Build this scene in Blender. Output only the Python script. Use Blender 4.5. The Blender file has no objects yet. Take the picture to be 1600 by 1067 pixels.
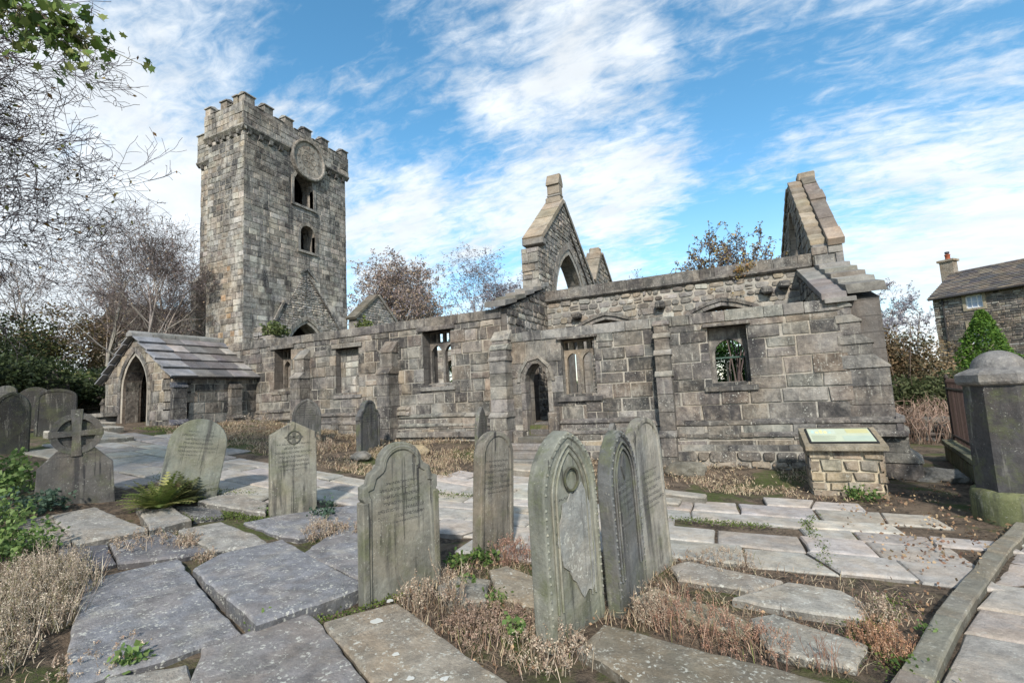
import bpy, bmesh, math, random
from mathutils import Vector, Matrix, noise
from mathutils.geometry import tessellate_polygon
R = math.radians
S = bpy.context.scene
COL = S.collection
# ------------------------------------------------------------------ camera
EYE = Vector((0, 0, 1.7))
cam_d = bpy.data.cameras.new("camera"); cam = bpy.data.objects.new("camera", cam_d); COL.objects.link(cam)
cam_d.sensor_width = 36.0; cam_d.lens = 750 / 1600 * 36; cam_d.clip_end = 3000; cam_d.clip_start = 0.05
_p, _r, _y = R(6.1), R(3.0), R(24.6)
fw = Vector((-math.sin(_y) * math.cos(_p), math.cos(_y) * math.cos(_p), math.sin(_p)))
r0 = Vector((math.cos(_y), math.sin(_y), 0)); u0 = r0.cross(fw)
rr = r0 * math.cos(_r) - u0 * math.sin(_r); uu = u0 * math.cos(_r) + r0 * math.sin(_r)
m = Matrix((rr, uu, -fw)).transposed().to_4x4(); m.translation = EYE
cam.matrix_world = m
S.camera = cam
# ------------------------------------------------------------------ light
SUN_AZ, SUN_EL = 158, 36
SUN_E, SKY_E = 2.6, 0.15
sd = bpy.data.lights.new("sun", 'SUN'); sun = bpy.data.objects.new("sun", sd); COL.objects.link(sun)
sd.energy = SUN_E; sd.angle = R(3); sd.color = (1.0, 0.93, 0.84)
tosun = Vector((math.sin(R(SUN_AZ)) * math.cos(R(SUN_EL)), math.cos(R(SUN_AZ)) * math.cos(R(SUN_EL)), math.sin(R(SUN_EL))))
sun.rotation_euler = (-tosun).to_track_quat('-Z', 'Y').to_euler(); sun.location = (5, -10, 20)
S.view_settings.view_transform = 'Standard'; S.view_settings.look = 'None'
S.view_settings.exposure = 1.1; S.view_settings.gamma = 1.0

class NT:
    """tiny node-tree helper"""
    def __init__(s, nt): s.nt = nt; s.n = nt.nodes; s.l = nt.links
    def N(s, t, ins=None, **kw):
        n = s.n.new(t)
        for k, v in kw.items(): setattr(n, k, v)
        for k, v in (ins or {}).items(): s.put(n.inputs[k], v)
        return n
    def put(s, sock, v):
        if isinstance(v, bpy.types.NodeSocket): s.l.new(v, sock)
        else: sock.default_value = v
    def math(s, op, a, b=0.0, c=None, clamp=False):
        n = s.n.new('ShaderNodeMath'); n.operation = op; n.use_clamp = clamp
        s.put(n.inputs[0], a); s.put(n.inputs[1], b)
        if c is not None: s.put(n.inputs[2], c)
        return n.outputs[0]
    def vmath(s, op, a, b=(0, 0, 0)):
        n = s.n.new('ShaderNodeVectorMath'); n.operation = op
        s.put(n.inputs[0], a); s.put(n.inputs[1], b)
        return n.outputs[1] if op == 'DOT_PRODUCT' else n.outputs[0]
    def noise(s, vec, scale, detail=6, rough=0.6, dist=0.0):
        n = s.N('ShaderNodeTexNoise', {'Vector': vec, 'Scale': scale, 'Detail': detail, 'Roughness': rough, 'Distortion': dist})
        return n.outputs[0]
    def smooth(s, v, a, b, lo=0.0, hi=1.0):
        n = s.N('ShaderNodeMapRange', {0: v, 1: a, 2: b, 3: lo, 4: hi}); n.interpolation_type = 'SMOOTHSTEP'
        return n.outputs[0]
    def mix(s, f, a, b, mode='MIX'):
        n = s.n.new('ShaderNodeMix'); n.data_type = 'RGBA'; n.blend_type = mode
        s.put(n.inputs[0], f); s.put(n.inputs[6], a); s.put(n.inputs[7], b)
        return n.outputs[2]
    def scalev(s, vec, sc):
        n = s.N('ShaderNodeMapping', {'Vector': vec}); n.inputs['Scale'].default_value = sc
        return n.outputs[0]

w = bpy.data.worlds.new("World"); S.world = w; w.use_nodes = True
t = NT(w.node_tree); t.n.clear()
sky = t.N('ShaderNodeTexSky'); sky.sky_type = 'NISHITA'; sky.sun_disc = False
sky.sun_elevation = R(SUN_EL); sky.sun_rotation = R(SUN_AZ); sky.air_density = 1.0; sky.dust_density = 0.4; sky.ozone_density = 2.2
dirn = t.N('ShaderNodeTexCoord').outputs['Generated']
sp = t.N('ShaderNodeSeparateXYZ', {0: dirn})
zz = t.math('ADD', t.math('MAXIMUM', sp.outputs[2], 0.0), 0.22)
cp = t.N('ShaderNodeCombineXYZ', {0: t.math('DIVIDE', sp.outputs[0], zz), 1: t.math('DIVIDE', sp.outputs[1], zz), 2: 0.0}).outputs[0]
mp = t.N('ShaderNodeMapping', {'Vector': cp}); mp.inputs['Rotation'].default_value = (0, 0, R(-28)); mp.inputs['Scale'].default_value = (0.75, 1.35, 1); mp.inputs['Location'].default_value = (3.1, 1.7, 0)
broad = t.noise(mp.outputs[0], 0.9, 5, 0.55, 0.5)
mid = t.noise(mp.outputs[0], 3.0, 9, 0.62, 0.35)
mp2 = t.N('ShaderNodeMapping', {'Vector': cp}); mp2.inputs['Rotation'].default_value = (0, 0, R(35)); mp2.inputs['Scale'].default_value = (7, 16, 1)
rip = t.noise(mp2.outputs[0], 1.6, 5, 0.6, 0.8)
fine = t.noise(cp, 12, 9, 0.7, 0.4)
v = t.math('ADD', t.math('MULTIPLY', broad, 0.40), t.math('MULTIPLY', mid, 0.50))
v = t.math('ADD', v, t.math('MULTIPLY', rip, 0.26))
v = t.math('ADD', v, t.math('MULTIPLY', fine, 0.16))
def blob(px, py, rad, amt):
    """a cloud bank (amt > 0) or a clearing (amt < 0) round one direction of the sky"""
    global v
    d = (fw * 750 + rr * (px - 800) + uu * (533.5 - py)).normalized()
    c = t.vmath('DOT_PRODUCT', t.vmath('NORMALIZE', dirn), tuple(d))
    k = t.smooth(c, math.cos(R(rad)), 1.0, 0.0, amt)
    v = t.math('ADD', v, k)
#BLOBS
for b in [(110, 330, 28, .10), (60, 470, 26, .12), (680, 250, 17, .07), (900, 270, 15, .07), (560, 250, 12, .06), (840, 20, 14, .05), (1450, 430, 16, .11), (1560, 150, 16, .04), (1350, 210, 12, .03),
          (450, 60, 17, -.08), (640, 110, 18, -.13), (1080, 90, 14, -.05), (1270, 280, 17, -.07), (1120, 340, 11, -.04), (560, 330, 7, -.06), (1500, 20, 14, -.04), (600, 400, 12, .07), (1010, 75, 4, .08), (760, 165, 4, .08)]:
    blob(*b)
mask = t.smooth(v, 0.555, 0.80)
hs = t.N('ShaderNodeHueSaturation', {'Hue': 0.484, 'Saturation': 1.2, 'Value': 0.74, 'Color': sky.outputs[0]})
shade = t.smooth(t.noise(mp.outputs[0], 5.0, 6, 0.6, 0.3), 0.3, 0.7, 3.1, 3.75)
white = t.mix(1.0, (0.93, 0.97, 1.0, 1), t.N('ShaderNodeCombineColor', {0: shade, 1: shade, 2: shade}).outputs[0], 'MULTIPLY')
lowhaze = t.smooth(sp.outputs[2], 0.02, 0.38, 0.38, 0.0)
mask2 = t.math('MAXIMUM', t.math('MULTIPLY', mask, 0.90), lowhaze)
skyc = t.mix(mask2, hs.outputs[0], white)
bg = t.N('ShaderNodeBackground', {0: skyc, 1: SKY_E}); ow = t.N('ShaderNodeOutputWorld', {0: bg.outputs[0]})

# ------------------------------------------------------------------ materials
def stone_mat(name, soot=0.5, lichen=0.3, moss=0.0, bump=0.6, nscale=1.0, var=0.9, letters=False, courses=False, rough=0.9, streaks=True, ss=(6.5, 6.5, .55), drips=0.0, wash=None, ledger=False, lth=.60, wsc=(1, 1, 1)):
    mt = bpy.data.materials.new(name); mt.use_nodes = True
    t = NT(mt.node_tree); t.n.clear()
    tc = t.N('ShaderNodeTexCoord').outputs['Object']
    rnd = t.N('ShaderNodeObjectInfo').outputs['Random']
    off = t.N('ShaderNodeCombineXYZ', {0: t.math('MULTIPLY', rnd, 37.0), 1: t.math('MULTIPLY', rnd, 13.0), 2: t.math('MULTIPLY', rnd, 71.0)}).outputs[0]
    P = t.vmath('ADD', tc, off)
    base = t.N('ShaderNodeAttribute', attribute_name='col').outputs['Color']
    n1 = t.noise(P, 2.2 * nscale, 8, 0.65, 0.3)
    n2 = t.noise(P, 17 * nscale, 8, 0.75)
    k = t.math('MULTIPLY_ADD', n1, 1.9 * var, 1 - 0.95 * var)
    k = t.math('MULTIPLY', k, t.math('MULTIPLY_ADD', n2, 1.1 * var, 1 - 0.55 * var))
    kk = t.N('ShaderNodeCombineColor', {0: k, 1: k, 2: k}).outputs[0]
    c = t.mix(1.0, base, kk, 'MULTIPLY')
    if wash:
        w1 = t.noise(t.scalev(P, wsc), 1.25, 10, 0.78, 0.5); w2 = t.noise(P, 5.5, 8, 0.72, 0.2)
        ramp = t.math('ADD', t.math('MULTIPLY', w1, .6), t.math('MULTIPLY', w2, .4))
        wc = t.mix(t.smooth(ramp, .43, .57), wash[1], wash[2])
        c = t.mix(t.math('MULTIPLY', wash[0], t.smooth(t.math('ABSOLUTE', t.math('SUBTRACT', ramp, .5)), .0, .10, .45, 1.0)), c, wc)
    # warm / cool drift
    n3 = t.noise(P, 0.9 * nscale, 4, 0.6)
    c = t.mix(t.smooth(n3, 0.42, 0.62, 0, 0.55), c, t.mix(1.0, c, (1.13, 1.0, 0.86, 1), 'MULTIPLY'))
    if streaks:
        st = t.noise(t.scalev(P, ss), 1.0, 7, 0.65, 0.2)
    else:
        st = t.noise(P, 1.3 * nscale, 7, 0.65, 0.4)
    sm = t.math('MULTIPLY', t.smooth(st, 0.5, 0.68), soot)
    c = t.mix(sm, c, (0.035, 0.034, 0.036, 1))
    st2 = t.noise(t.scalev(P, (5.0, 5.0, 0.8)) if streaks else P, 2.3, 6, 0.6, 0.1)
    c = t.mix(t.math('MULTIPLY', t.smooth(st2, 0.56, 0.72), lichen * 0.6), c, (0.42, 0.40, 0.34, 1))
    if drips:
        dr = t.noise(t.scalev(P, (19, 19, 0.8)), 1.0, 6, 0.65, 0.1)
        dm = t.math('MULTIPLY', t.smooth(dr, 0.54, 0.63), t.smooth(t.noise(P, 1.9, 4, 0.6), 0.42, 0.58))
        c = t.mix(t.math('MULTIPLY', dm, drips), c, (0.028, 0.028, 0.030, 1))
        zz_ = t.N('ShaderNodeSeparateXYZ', {0: tc}).outputs[2]
        ft = t.math('MULTIPLY', t.smooth(t.math('ADD', zz_, t.math('MULTIPLY', n1, 0.35)), 0.45, 0.15, 0, 0.5), t.smooth(t.noise(P, 6, 5, 0.6), 0.35, 0.6))
        c = t.mix(ft, c, (0.06, 0.062, 0.045, 1))
    ln = t.noise(P, 30 * nscale if lth == .60 else 34, 5, 0.65)
    ln2 = t.noise(P, 2.7 * nscale, 3, 0.6)
    lm = t.math('MULTIPLY', t.smooth(ln, lth, lth + .06), t.smooth(ln2, 0.42, 0.62))
    c = t.mix(t.math('MULTIPLY', lm, lichen), c, (0.50, 0.50, 0.44, 1))
    if moss:
        mo = t.noise(P, 3.1, 6, 0.7)
        c = t.mix(t.math('MULTIPLY', t.smooth(mo, 0.47, 0.66), moss), c, (0.10, 0.115, 0.045, 1))
    h = t.math('ADD', t.math('MULTIPLY', t.noise(P, 9 * nscale, 10, 0.7), 1.0), t.math('MULTIPLY', n1, 0.6))
    if courses:
        z = t.N('ShaderNodeSeparateXYZ', {0: tc}).outputs[2]
        f = t.math('FRACT', t.math('MULTIPLY', t.math('ADD', z, t.math('MULTIPLY', n3, 0.05)), 3.2))
        j = t.math('LESS_THAN', f, 0.055)
        c = t.mix(t.math('MULTIPLY', j, 0.7), c, (0.06, 0.055, 0.05, 1))
        h = t.math('SUBTRACT', h, t.math('MULTIPLY', j, 0.8))
    if ledger:
        s3 = t.N('ShaderNodeSeparateXYZ', {0: t.N('ShaderNodeMapping', {'Vector': tc, 'Rotation': (0, 0, R(-70))}).outputs[0]})
        x, z = s3.outputs[0], s3.outputs[1]
        row = t.math('MULTIPLY', z, 15.0); fr = t.math('FRACT', row); ri = t.math('FLOOR', row)
        ch = t.N('ShaderNodeTexNoise', {'Vector': t.N('ShaderNodeCombineXYZ', {0: t.math('MULTIPLY', x, 85.0), 1: ri, 2: t.math('FLOOR', t.math('MULTIPLY', fr, 6.0))}).outputs[0], 'Scale': 1.0, 'Detail': 0.0}).outputs[0]
        lt = t.math('MULTIPLY', t.math('MULTIPLY', t.math('GREATER_THAN', ch, 0.52), t.math('GREATER_THAN', fr, 0.45)), t.smooth(t.noise(P, 1.6, 3, 0.5), 0.5, 0.6))
        c = t.mix(t.math('MULTIPLY', lt, 0.3), c, (0.05, 0.05, 0.05, 1)); h = t.math('SUBTRACT', h, t.math('MULTIPLY', lt, 0.3))
    if letters:
        s3 = t.N('ShaderNodeSeparateXYZ', {0: tc})
        x, z = s3.outputs[0], s3.outputs[2]
        row = t.math('MULTIPLY', z, 17.0); fr = t.math('FRACT', row); ri = t.math('FLOOR', row)
        cv = t.N('ShaderNodeCombineXYZ', {0: t.math('MULTIPLY', x, 95.0), 1: ri, 2: t.math('MULTIPLY', t.math('FLOOR', t.math('MULTIPLY', fr, 7.0)), 0.9)}).outputs[0]
        ch = t.N('ShaderNodeTexNoise', {'Vector': cv, 'Scale': 1.0, 'Detail': 0.0}).outputs[0]
        inrow = t.math('MULTIPLY', t.math('GREATER_THAN', fr, 0.3), t.math('LESS_THAN', fr, 0.8))
        wd = t.N('ShaderNodeTexNoise', {'Vector': t.N('ShaderNodeCombineXYZ', {0: 0.0, 1: t.math('MULTIPLY', ri, 3.7), 2: rnd}).outputs[0], 'Scale': 1.0, 'Detail': 0.0}).outputs[0]
        inx = t.math('LESS_THAN', t.math('ABSOLUTE', x), t.math('MULTIPLY_ADD', wd, 0.28, 0.06))
        inz = t.math('MULTIPLY', t.math('GREATER_THAN', z, 0.62), t.math('LESS_THAN', z, 0.98))
        wear = t.smooth(t.noise(P, 5, 3, 0.5), 0.28, 0.5)
        lt = t.math('MULTIPLY', t.math('MULTIPLY', t.math('GREATER_THAN', ch, 0.5), inrow), t.math('MULTIPLY', t.math('MULTIPLY', inx, inz), wear))
        c = t.mix(t.math('MULTIPLY', lt, 0.7), c, (0.035, 0.035, 0.035, 1))
        h = t.math('SUBTRACT', h, t.math('MULTIPLY', lt, 0.35))
    bp = t.N('ShaderNodeBump', {'Strength': bump, 'Distance': 0.035, 'Height': h})
    bs = t.N('ShaderNodeBsdfPrincipled', {'Base Color': c, 'Roughness': rough, 'Normal': bp.outputs[0]})
    bs.inputs['Specular IOR Level'].default_value = 0.25
    t.N('ShaderNodeOutputMaterial', {0: bs.outputs[0]})
    return mt

def attr_mat(name, rough=0.8, var=0.5, scale=8, bump=0.0, trans=0.0, metal=0.0):
    mt = bpy.data.materials.new(name); mt.use_nodes = True
    t = NT(mt.node_tree); t.n.clear()
    tc = t.N('ShaderNodeTexCoord').outputs['Object']
    base = t.N('ShaderNodeAttribute', attribute_name='col').outputs['Color']
    n = t.noise(tc, scale, 6, 0.65)
    k = t.math('MULTIPLY_ADD', n, 2 * var, 1 - var)
    c = t.mix(1.0, base, t.N('ShaderNodeCombineColor', {0: k, 1: k, 2: k}).outputs[0], 'MULTIPLY')
    ins = {'Base Color': c, 'Roughness': rough, 'Metallic': metal}
    if bump: ins['Normal'] = t.N('ShaderNodeBump', {'Strength': bump, 'Distance': 0.02, 'Height': n}).outputs[0]
    bs = t.N('ShaderNodeBsdfPrincipled', ins); bs.inputs['Specular IOR Level'].default_value = 0.25
    out = bs.outputs[0]
    if trans:
        tr = t.N('ShaderNodeBsdfTranslucent', {0: c}); out = t.N('ShaderNodeMixShader', {0: trans, 1: out, 2: tr.outputs[0]}).outputs[0]
    t.N('ShaderNodeOutputMaterial', {0: out})
    return mt

M_ash = stone_mat('weathered_ashlar', soot=0.78, lichen=0.9, bump=0.95, ss=(2.6, 2.6, .7), wash=(.46, (.02, .023, .024, 1), (.35, .325, .28, 1)))
M_tow = stone_mat('tower_ashlar', soot=0.92, lichen=0.85, bump=0.7, nscale=0.8, ss=(1.7, 1.7, .2), wash=(.5, (.028, .027, .027, 1), (.52, .50, .45, 1)), wsc=(.8, .8, .3))
M_rub = stone_mat('rubble_stone', soot=0.25, lichen=0.45, bump=0.9, nscale=1.5, wash=(.4, (.07, .065, .06, 1), (.36, .34, .30, 1)))
M_core = stone_mat('mortar_and_core', soot=0.25, lichen=0.2, bump=0.9, courses=False)
M_rev = stone_mat('jamb_stone', soot=0.45, lichen=0.2, bump=0.7, courses=True)
M_roof = stone_mat('stone_slate', soot=0.12, lichen=0.45, bump=0.4, streaks=False, nscale=1.3)
M_grave = stone_mat('grave_sandstone', soot=0.8, lichen=0.5, moss=0.3, bump=0.45, letters=True, nscale=1.6, var=0.8, drips=.85)
M_gside = stone_mat('grave_edge', soot=0.72, lichen=0.5, moss=0.5, bump=0.5, nscale=1.6)
M_slab = stone_mat('ledger_slab', soot=0.3, lichen=0.8, moss=0.06, bump=0.5, streaks=False, nscale=3.2, var=0.85, ledger=True, lth=.545)
M_flag = stone_mat('flagstone', soot=0.14, lichen=0.4, moss=0.08, bump=0.5, streaks=False, nscale=3.0, var=0.75, lth=.57)
M_leaf = attr_mat('leaf', 0.7, 0.35, 3, trans=0.3)
M_dry = attr_mat('dry_stems', 0.9, 0.3, 4, trans=0.2)
M_bark = attr_mat('bark', 0.9, 0.55, 9, bump=0.5)
M_twig = attr_mat('twigs', 0.9, 0.3, 4)
M_paint = attr_mat('paint', 0.5, 0.15, 6)
M_iron = attr_mat('iron', 0.6, 0.4, 12, bump=0.3)

# ------------------------------------------------------------------ mesh helpers
def link(name, bm, mats, parent=None, loc=None, smooth=False):
    me = bpy.data.meshes.new(name); bm.normal_update(); bm.to_mesh(me); bm.free()
    for mm in (mats if isinstance(mats, (list, tuple)) else [mats]): me.materials.append(mm)
    if smooth:
        for p in me.polygons: p.use_smooth = True
    o = bpy.data.objects.new(name, me); COL.objects.link(o)
    if parent: o.parent = parent
    if loc is not None: o.location = loc
    return o
def tag(o, label=None, cat=None, group=None, kind=None):
    if label: o['label'] = label
    if cat: o['category'] = cat
    if group: o['group'] = group
    if kind: o['kind'] = kind
    return o
def thing(name, label, cat, loc=(0, 0, 0), rz=0.0, group=None):
    o = bpy.data.objects.new(name, None); COL.objects.link(o); o.location = loc; o.rotation_euler = (0, 0, rz)
    o.empty_display_size = 0.3
    return tag(o, label, cat, group, 'thing')
def NB():
    bm = bmesh.new(); bm.loops.layers.float_color.new('col'); return bm
def paint(bm, faces, c):
    L = bm.loops.layers.float_color['col']
    cc = (c[0], c[1], c[2], 1)
    for f in faces:
        for l in f.loops: l[L] = cc
def face(bm, pts, c, mi=0):
    try: f = bm.faces.new([bm.verts.new(p) for p in pts])
    except ValueError: return None
    f.material_index = mi; paint(bm, [f], c); return f
def jc(c, rng, a=0.15, h=0.03):
    h = min(h, .03)
    k = 1 + rng.uniform(-a, a)
    return tuple(max(0.003, x * k * (1 + rng.uniform(-h, h))) for x in c)
def box(bm, a, b, c, mi=0, bev=0.0, jit=0.0, rng=None):
    x0, y0, z0 = a; x1, y1, z1 = b
    co = [(x0, y0, z0), (x1, y0, z0), (x1, y1, z0), (x0, y1, z0), (x0, y0, z1), (x1, y0, z1), (x1, y1, z1), (x0, y1, z1)]
    if jit: co = [tuple(q + rng.uniform(-jit, jit) for q in p) for p in co]
    vs = [bm.verts.new(p) for p in co]
    fs = [bm.faces.new([vs[i] for i in q]) for q in ((0, 3, 2, 1), (4, 5, 6, 7), (0, 1, 5, 4), (1, 2, 6, 5), (2, 3, 7, 6), (3, 0, 4, 7))]
    for f in fs: f.material_index = mi
    paint(bm, fs, c)
    if bev: bmesh.ops.bevel(bm, geom=list({e for f in fs for e in f.edges}), offset=bev, segments=1, affect='EDGES', profile=0.5)
    return fs
def prism(bm, pts, ext, c, mi=0, bev=0.0, side_mi=None, side_c=None):
    """pts: planar loop (3D), extruded by vector ext"""
    ext = Vector(ext)
    nrm = Vector((0, 0, 0)); n = len(pts); P = [Vector(p) for p in pts]
    for i in range(n): nrm += P[i].cross(P[(i + 1) % n])
    if nrm.dot(ext) > 0: P = P[::-1]
    a = [bm.verts.new(p) for p in P]; b = [bm.verts.new(p + ext) for p in P]
    fs = []
    try:
        fs.append(bm.faces.new(a)); fs.append(bm.faces.new(b[::-1]))
        sd = [bm.faces.new((a[i], b[i], b[(i + 1) % n], a[(i + 1) % n])[::-1]) for i in range(n)]
    except ValueError: return []
    for f in fs: f.material_index = mi
    paint(bm, fs, c)
    for f in sd: f.material_index = mi if side_mi is None else side_mi
    paint(bm, sd, side_c or c)
    if bev:
        es = list({e for f in fs for e in f.edges})
        bmesh.ops.bevel(bm, geom=es, offset=bev, segments=2, affect='EDGES', profile=0.6)
    return fs + sd
def tube(bm, pts, rads, n, c, cap=False):
    rings = []; prev = None
    for i, p in enumerate(pts):
        p = Vector(p)
        d = (Vector(pts[min(i + 1, len(pts) - 1)]) - Vector(pts[max(i - 1, 0)]))
        if d.length < 1e-6: d = Vector((0, 0, 1))
        d.normalize()
        a = d.orthogonal().normalized() if prev is None else (prev - d * prev.dot(d)).normalized()
        if a.length < .5: a = d.orthogonal().normalized()
        prev = a; b = d.cross(a)
        rings.append([bm.verts.new(p + (a * math.cos(2 * math.pi * k / n) + b * math.sin(2 * math.pi * k / n)) * rads[i]) for k in range(n)])
    fs = []
    for i in range(len(rings) - 1):
        for k in range(n):
            fs.append(bm.faces.new((rings[i][k], rings[i][(k + 1) % n], rings[i + 1][(k + 1) % n], rings[i + 1][k])))
    if cap: fs.append(bm.faces.new(rings[-1])); fs.append(bm.faces.new(rings[0][::-1]))
    paint(bm, fs, c)
def lathe(bm, c0, prof, n, c, ox=0, oy=0):
    """prof: list (r, z)"""
    rings = [[bm.verts.new((c0[0] + r * math.cos(2 * math.pi * k / n), c0[1] + r * math.sin(2 * math.pi * k / n), c0[2] + z)) for k in range(n)] for r, z in prof]
    fs = []
    for i in range(len(rings) - 1):
        for k in range(n): fs.append(bm.faces.new((rings[i][k], rings[i][(k + 1) % n], rings[i + 1][(k + 1) % n], rings[i + 1][k])))
    fs.append(bm.faces.new(rings[-1])); paint(bm, fs, c)
    for f in fs: f.smooth = n > 8

# ------------------------------------------------------------------ terrain
GX = [-200, -60, -25, -14.3, -8.6, -4.5, 0, 2.5, 8, 60]; GZ = [5, 3.0, 1.9, 1.26, .56, .05, -.12, -.2, -.2, -.5]
def sm(a, b, x):
    q = max(0.0, min(1.0, (x - a) / (b - a))); return q * q * (3 - 2 * q)
def G(x, y):
    z = GZ[-1]
    for i in range(len(GX) - 1):
        if x <= GX[i + 1]:
            q = (x - GX[i]) / (GX[i + 1] - GX[i]); z = GZ[i] + (GZ[i + 1] - GZ[i]) * max(0, q); break
    z += 0.28 * sm(9.2, 11, y) * sm(-8.6, -6.2, x) * (1 - sm(-5.5, -5.1, x))
    z += 0.12 * sm(9.6, 10.8, y) * sm(-3.9, -3.2, x) * (1 - sm(1.4, 2.4, x))
    if y > 11.05 and x < 2.1: z = max(z, 0.88) if y < 21 else z
    return z

# ------------------------------------------------------------------ masonry
def clip(poly, px, py, nx, ny):
    """keep the side where (p - (px,py)).n >= 0"""
    out = []; n = len(poly)
    for i in range(n):
        a = poly[i]; b = poly[(i + 1) % n]
        da = (a[0] - px) * nx + (a[1] - py) * ny; db = (b[0] - px) * nx + (b[1] - py) * ny
        if da >= 0: out.append(a)
        if (da > 0 > db) or (da < 0 < db):
            q = da / (da - db); out.append((a[0] + (b[0] - a[0]) * q, a[1] + (b[1] - a[1]) * q))
    return out
def area(p): return 0.5 * sum(p[i][0] * p[(i + 1) % len(p)][1] - p[(i + 1) % len(p)][0] * p[i][1] for i in range(len(p)))
def ccw(p): return p if area(p) > 0 else p[::-1]
def clip_in(poly, conv):
    conv = ccw(conv)
    for i in range(len(conv)):
        a = conv[i]; b = conv[(i + 1) % len(conv)]
        poly = clip(poly, a[0], a[1], -(b[1] - a[1]), b[0] - a[0])
        if len(poly) < 3: return []
    return poly
def subtract(polys, conv):
    conv = ccw(conv); res = []
    xs = [p[0] for p in conv]; ys = [p[1] for p in conv]
    for poly in polys:
        if max(p[0] for p in poly) <= min(xs) or min(p[0] for p in poly) >= max(xs) or max(p[1] for p in poly) <= min(ys) or min(p[1] for p in poly) >= max(ys):
            res.append(poly); continue
        rest = poly
        for i in range(len(conv)):
            a = conv[i]; b = conv[(i + 1) % len(conv)]; nx, ny = -(b[1] - a[1]), b[0] - a[0]
            o = clip(rest, a[0], a[1], -nx, -ny)
            if len(o) >= 3 and abs(area(o)) > 2e-4: res.append(o)
            rest = clip(rest, a[0], a[1], nx, ny)
            if len(rest) < 3: break
    return res
def frame(org, u, nrm):
    org = Vector(org); u = Vector(u).normalized(); nrm = Vector(nrm).normalized()
    return lambda a, b, d=0.0: org + u * a + Vector((0, 0, b)) + nrm * d
def masonry(bm, F, keep, holes, rows, lens, depth, palette, rng, gap=0.012, jit=0.011, bev=0.014, mi=0, rough_d=0.014):
    """lay irregular coursed blocks over the convex regions `keep`, leaving `holes` free"""
    us = [p[0] for k in keep for p in k]; vs = [p[1] for k in keep for p in k]
    u0, u1, v0, v1 = min(us), max(us), min(vs), max(vs)
    v = v0
    while v < v1:
        hh = rng.uniform(*rows); 
        if v1 - v - hh < rows[0] * 0.5: hh = v1 - v
        u = u0 - rng.uniform(0, lens[1])
        while u < u1:
            ll = rng.uniform(*lens)
            sub = [(v, v + hh)]
            if hh > rows[0] * 1.3 and rng.random() < 0.07: q = v + hh * rng.uniform(.4, .6); sub = [(v, q), (q, v + hh)]
            for (va, vb) in sub:
                g = gap / 2 + rng.uniform(0, gap * .5)
                a, b, c, d = (u + g, va + g), (u + ll - g, va + g), (u + ll - g, vb - g), (u + g, vb - g)
                q = [(p[0] + rng.uniform(-jit, jit), p[1] + rng.uniform(-jit, jit)) for p in (a, b, c, d)]
                if jit > 0.015:   # rubble: knock the corners off
                    k = min(ll, vb - va) * rng.uniform(.12, .3); o = []
                    for i in range(4):
                        A, B, C_ = Vector(q[i - 1]), Vector(q[i]), Vector(q[(i + 1) % 4])
                        k1 = min(k * rng.uniform(.5, 1.4), (A - B).length * .4); k2 = min(k * rng.uniform(.5, 1.4), (C_ - B).length * .4)
                        o.append(tuple(B + (A - B).normalized() * k1)); o.append(tuple(B + (C_ - B).normalized() * k2))
                    q = o
                col = palette(u + ll / 2, (va + vb) / 2, rng)
                dd = depth + rng.uniform(-rough_d, rough_d)
                for kp in keep:
                    z = clip_in(q, kp)
                    if len(z) < 3 or abs(area(z)) < 4e-4: continue
                    touched = len(z) != len(q) or abs(area(z) - area(q)) > 1e-5
                    parts = [z]
                    for h in holes:
                        parts = subtract(parts, h)
                    if len(parts) != 1 or (parts and parts[0] is not z): touched = True
                    for s in parts:
                        s = ccw(s); n = len(s)
                        bb = 0 if touched else bev
                        cx = sum(p[0] for p in s) / n; cy = sum(p[1] for p in s) / n
                        back = [bm.verts.new(F(p[0], p[1], -0.01)) for p in s]
                        front = []
                        tl = (rng.uniform(-.4, .4), rng.uniform(-.4, .4)) if bb else (0, 0)
                        for p in s:
                            if bb:
                                dx, dy = cx - p[0], cy - p[1]; L = math.hypot(dx, dy) or 1
                                pp = (p[0] + dx / L * bb * 1.4, p[1] + dy / L * bb * 1.4)
                                front.append(bm.verts.new(F(pp[0], pp[1], dd + tl[0] * rough_d + tl[1] * rough_d)))
                            else: front.append(bm.verts.new(F(p[0], p[1], dd)))
                        fs = []
                        try:
                            fs.append(bm.faces.new(front))
                            for i in range(n): fs.append(bm.faces.new((back[i], back[(i + 1) % n], front[(i + 1) % n], front[i])))
                        except ValueError: pass
                        if bb and ll > 0.15:
                            r_ = bmesh.ops.poke(bm, faces=[fs[0]])
                            for vv in r_['verts']: vv.co += (F(0, 0, 1) - F(0, 0, 0)) * rng.uniform(0, rough_d)
                            fs = fs[1:] + r_['faces']
                        for f in fs: f.material_index = mi
                        paint(bm, fs, col)
            u += ll
        v += hh
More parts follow.
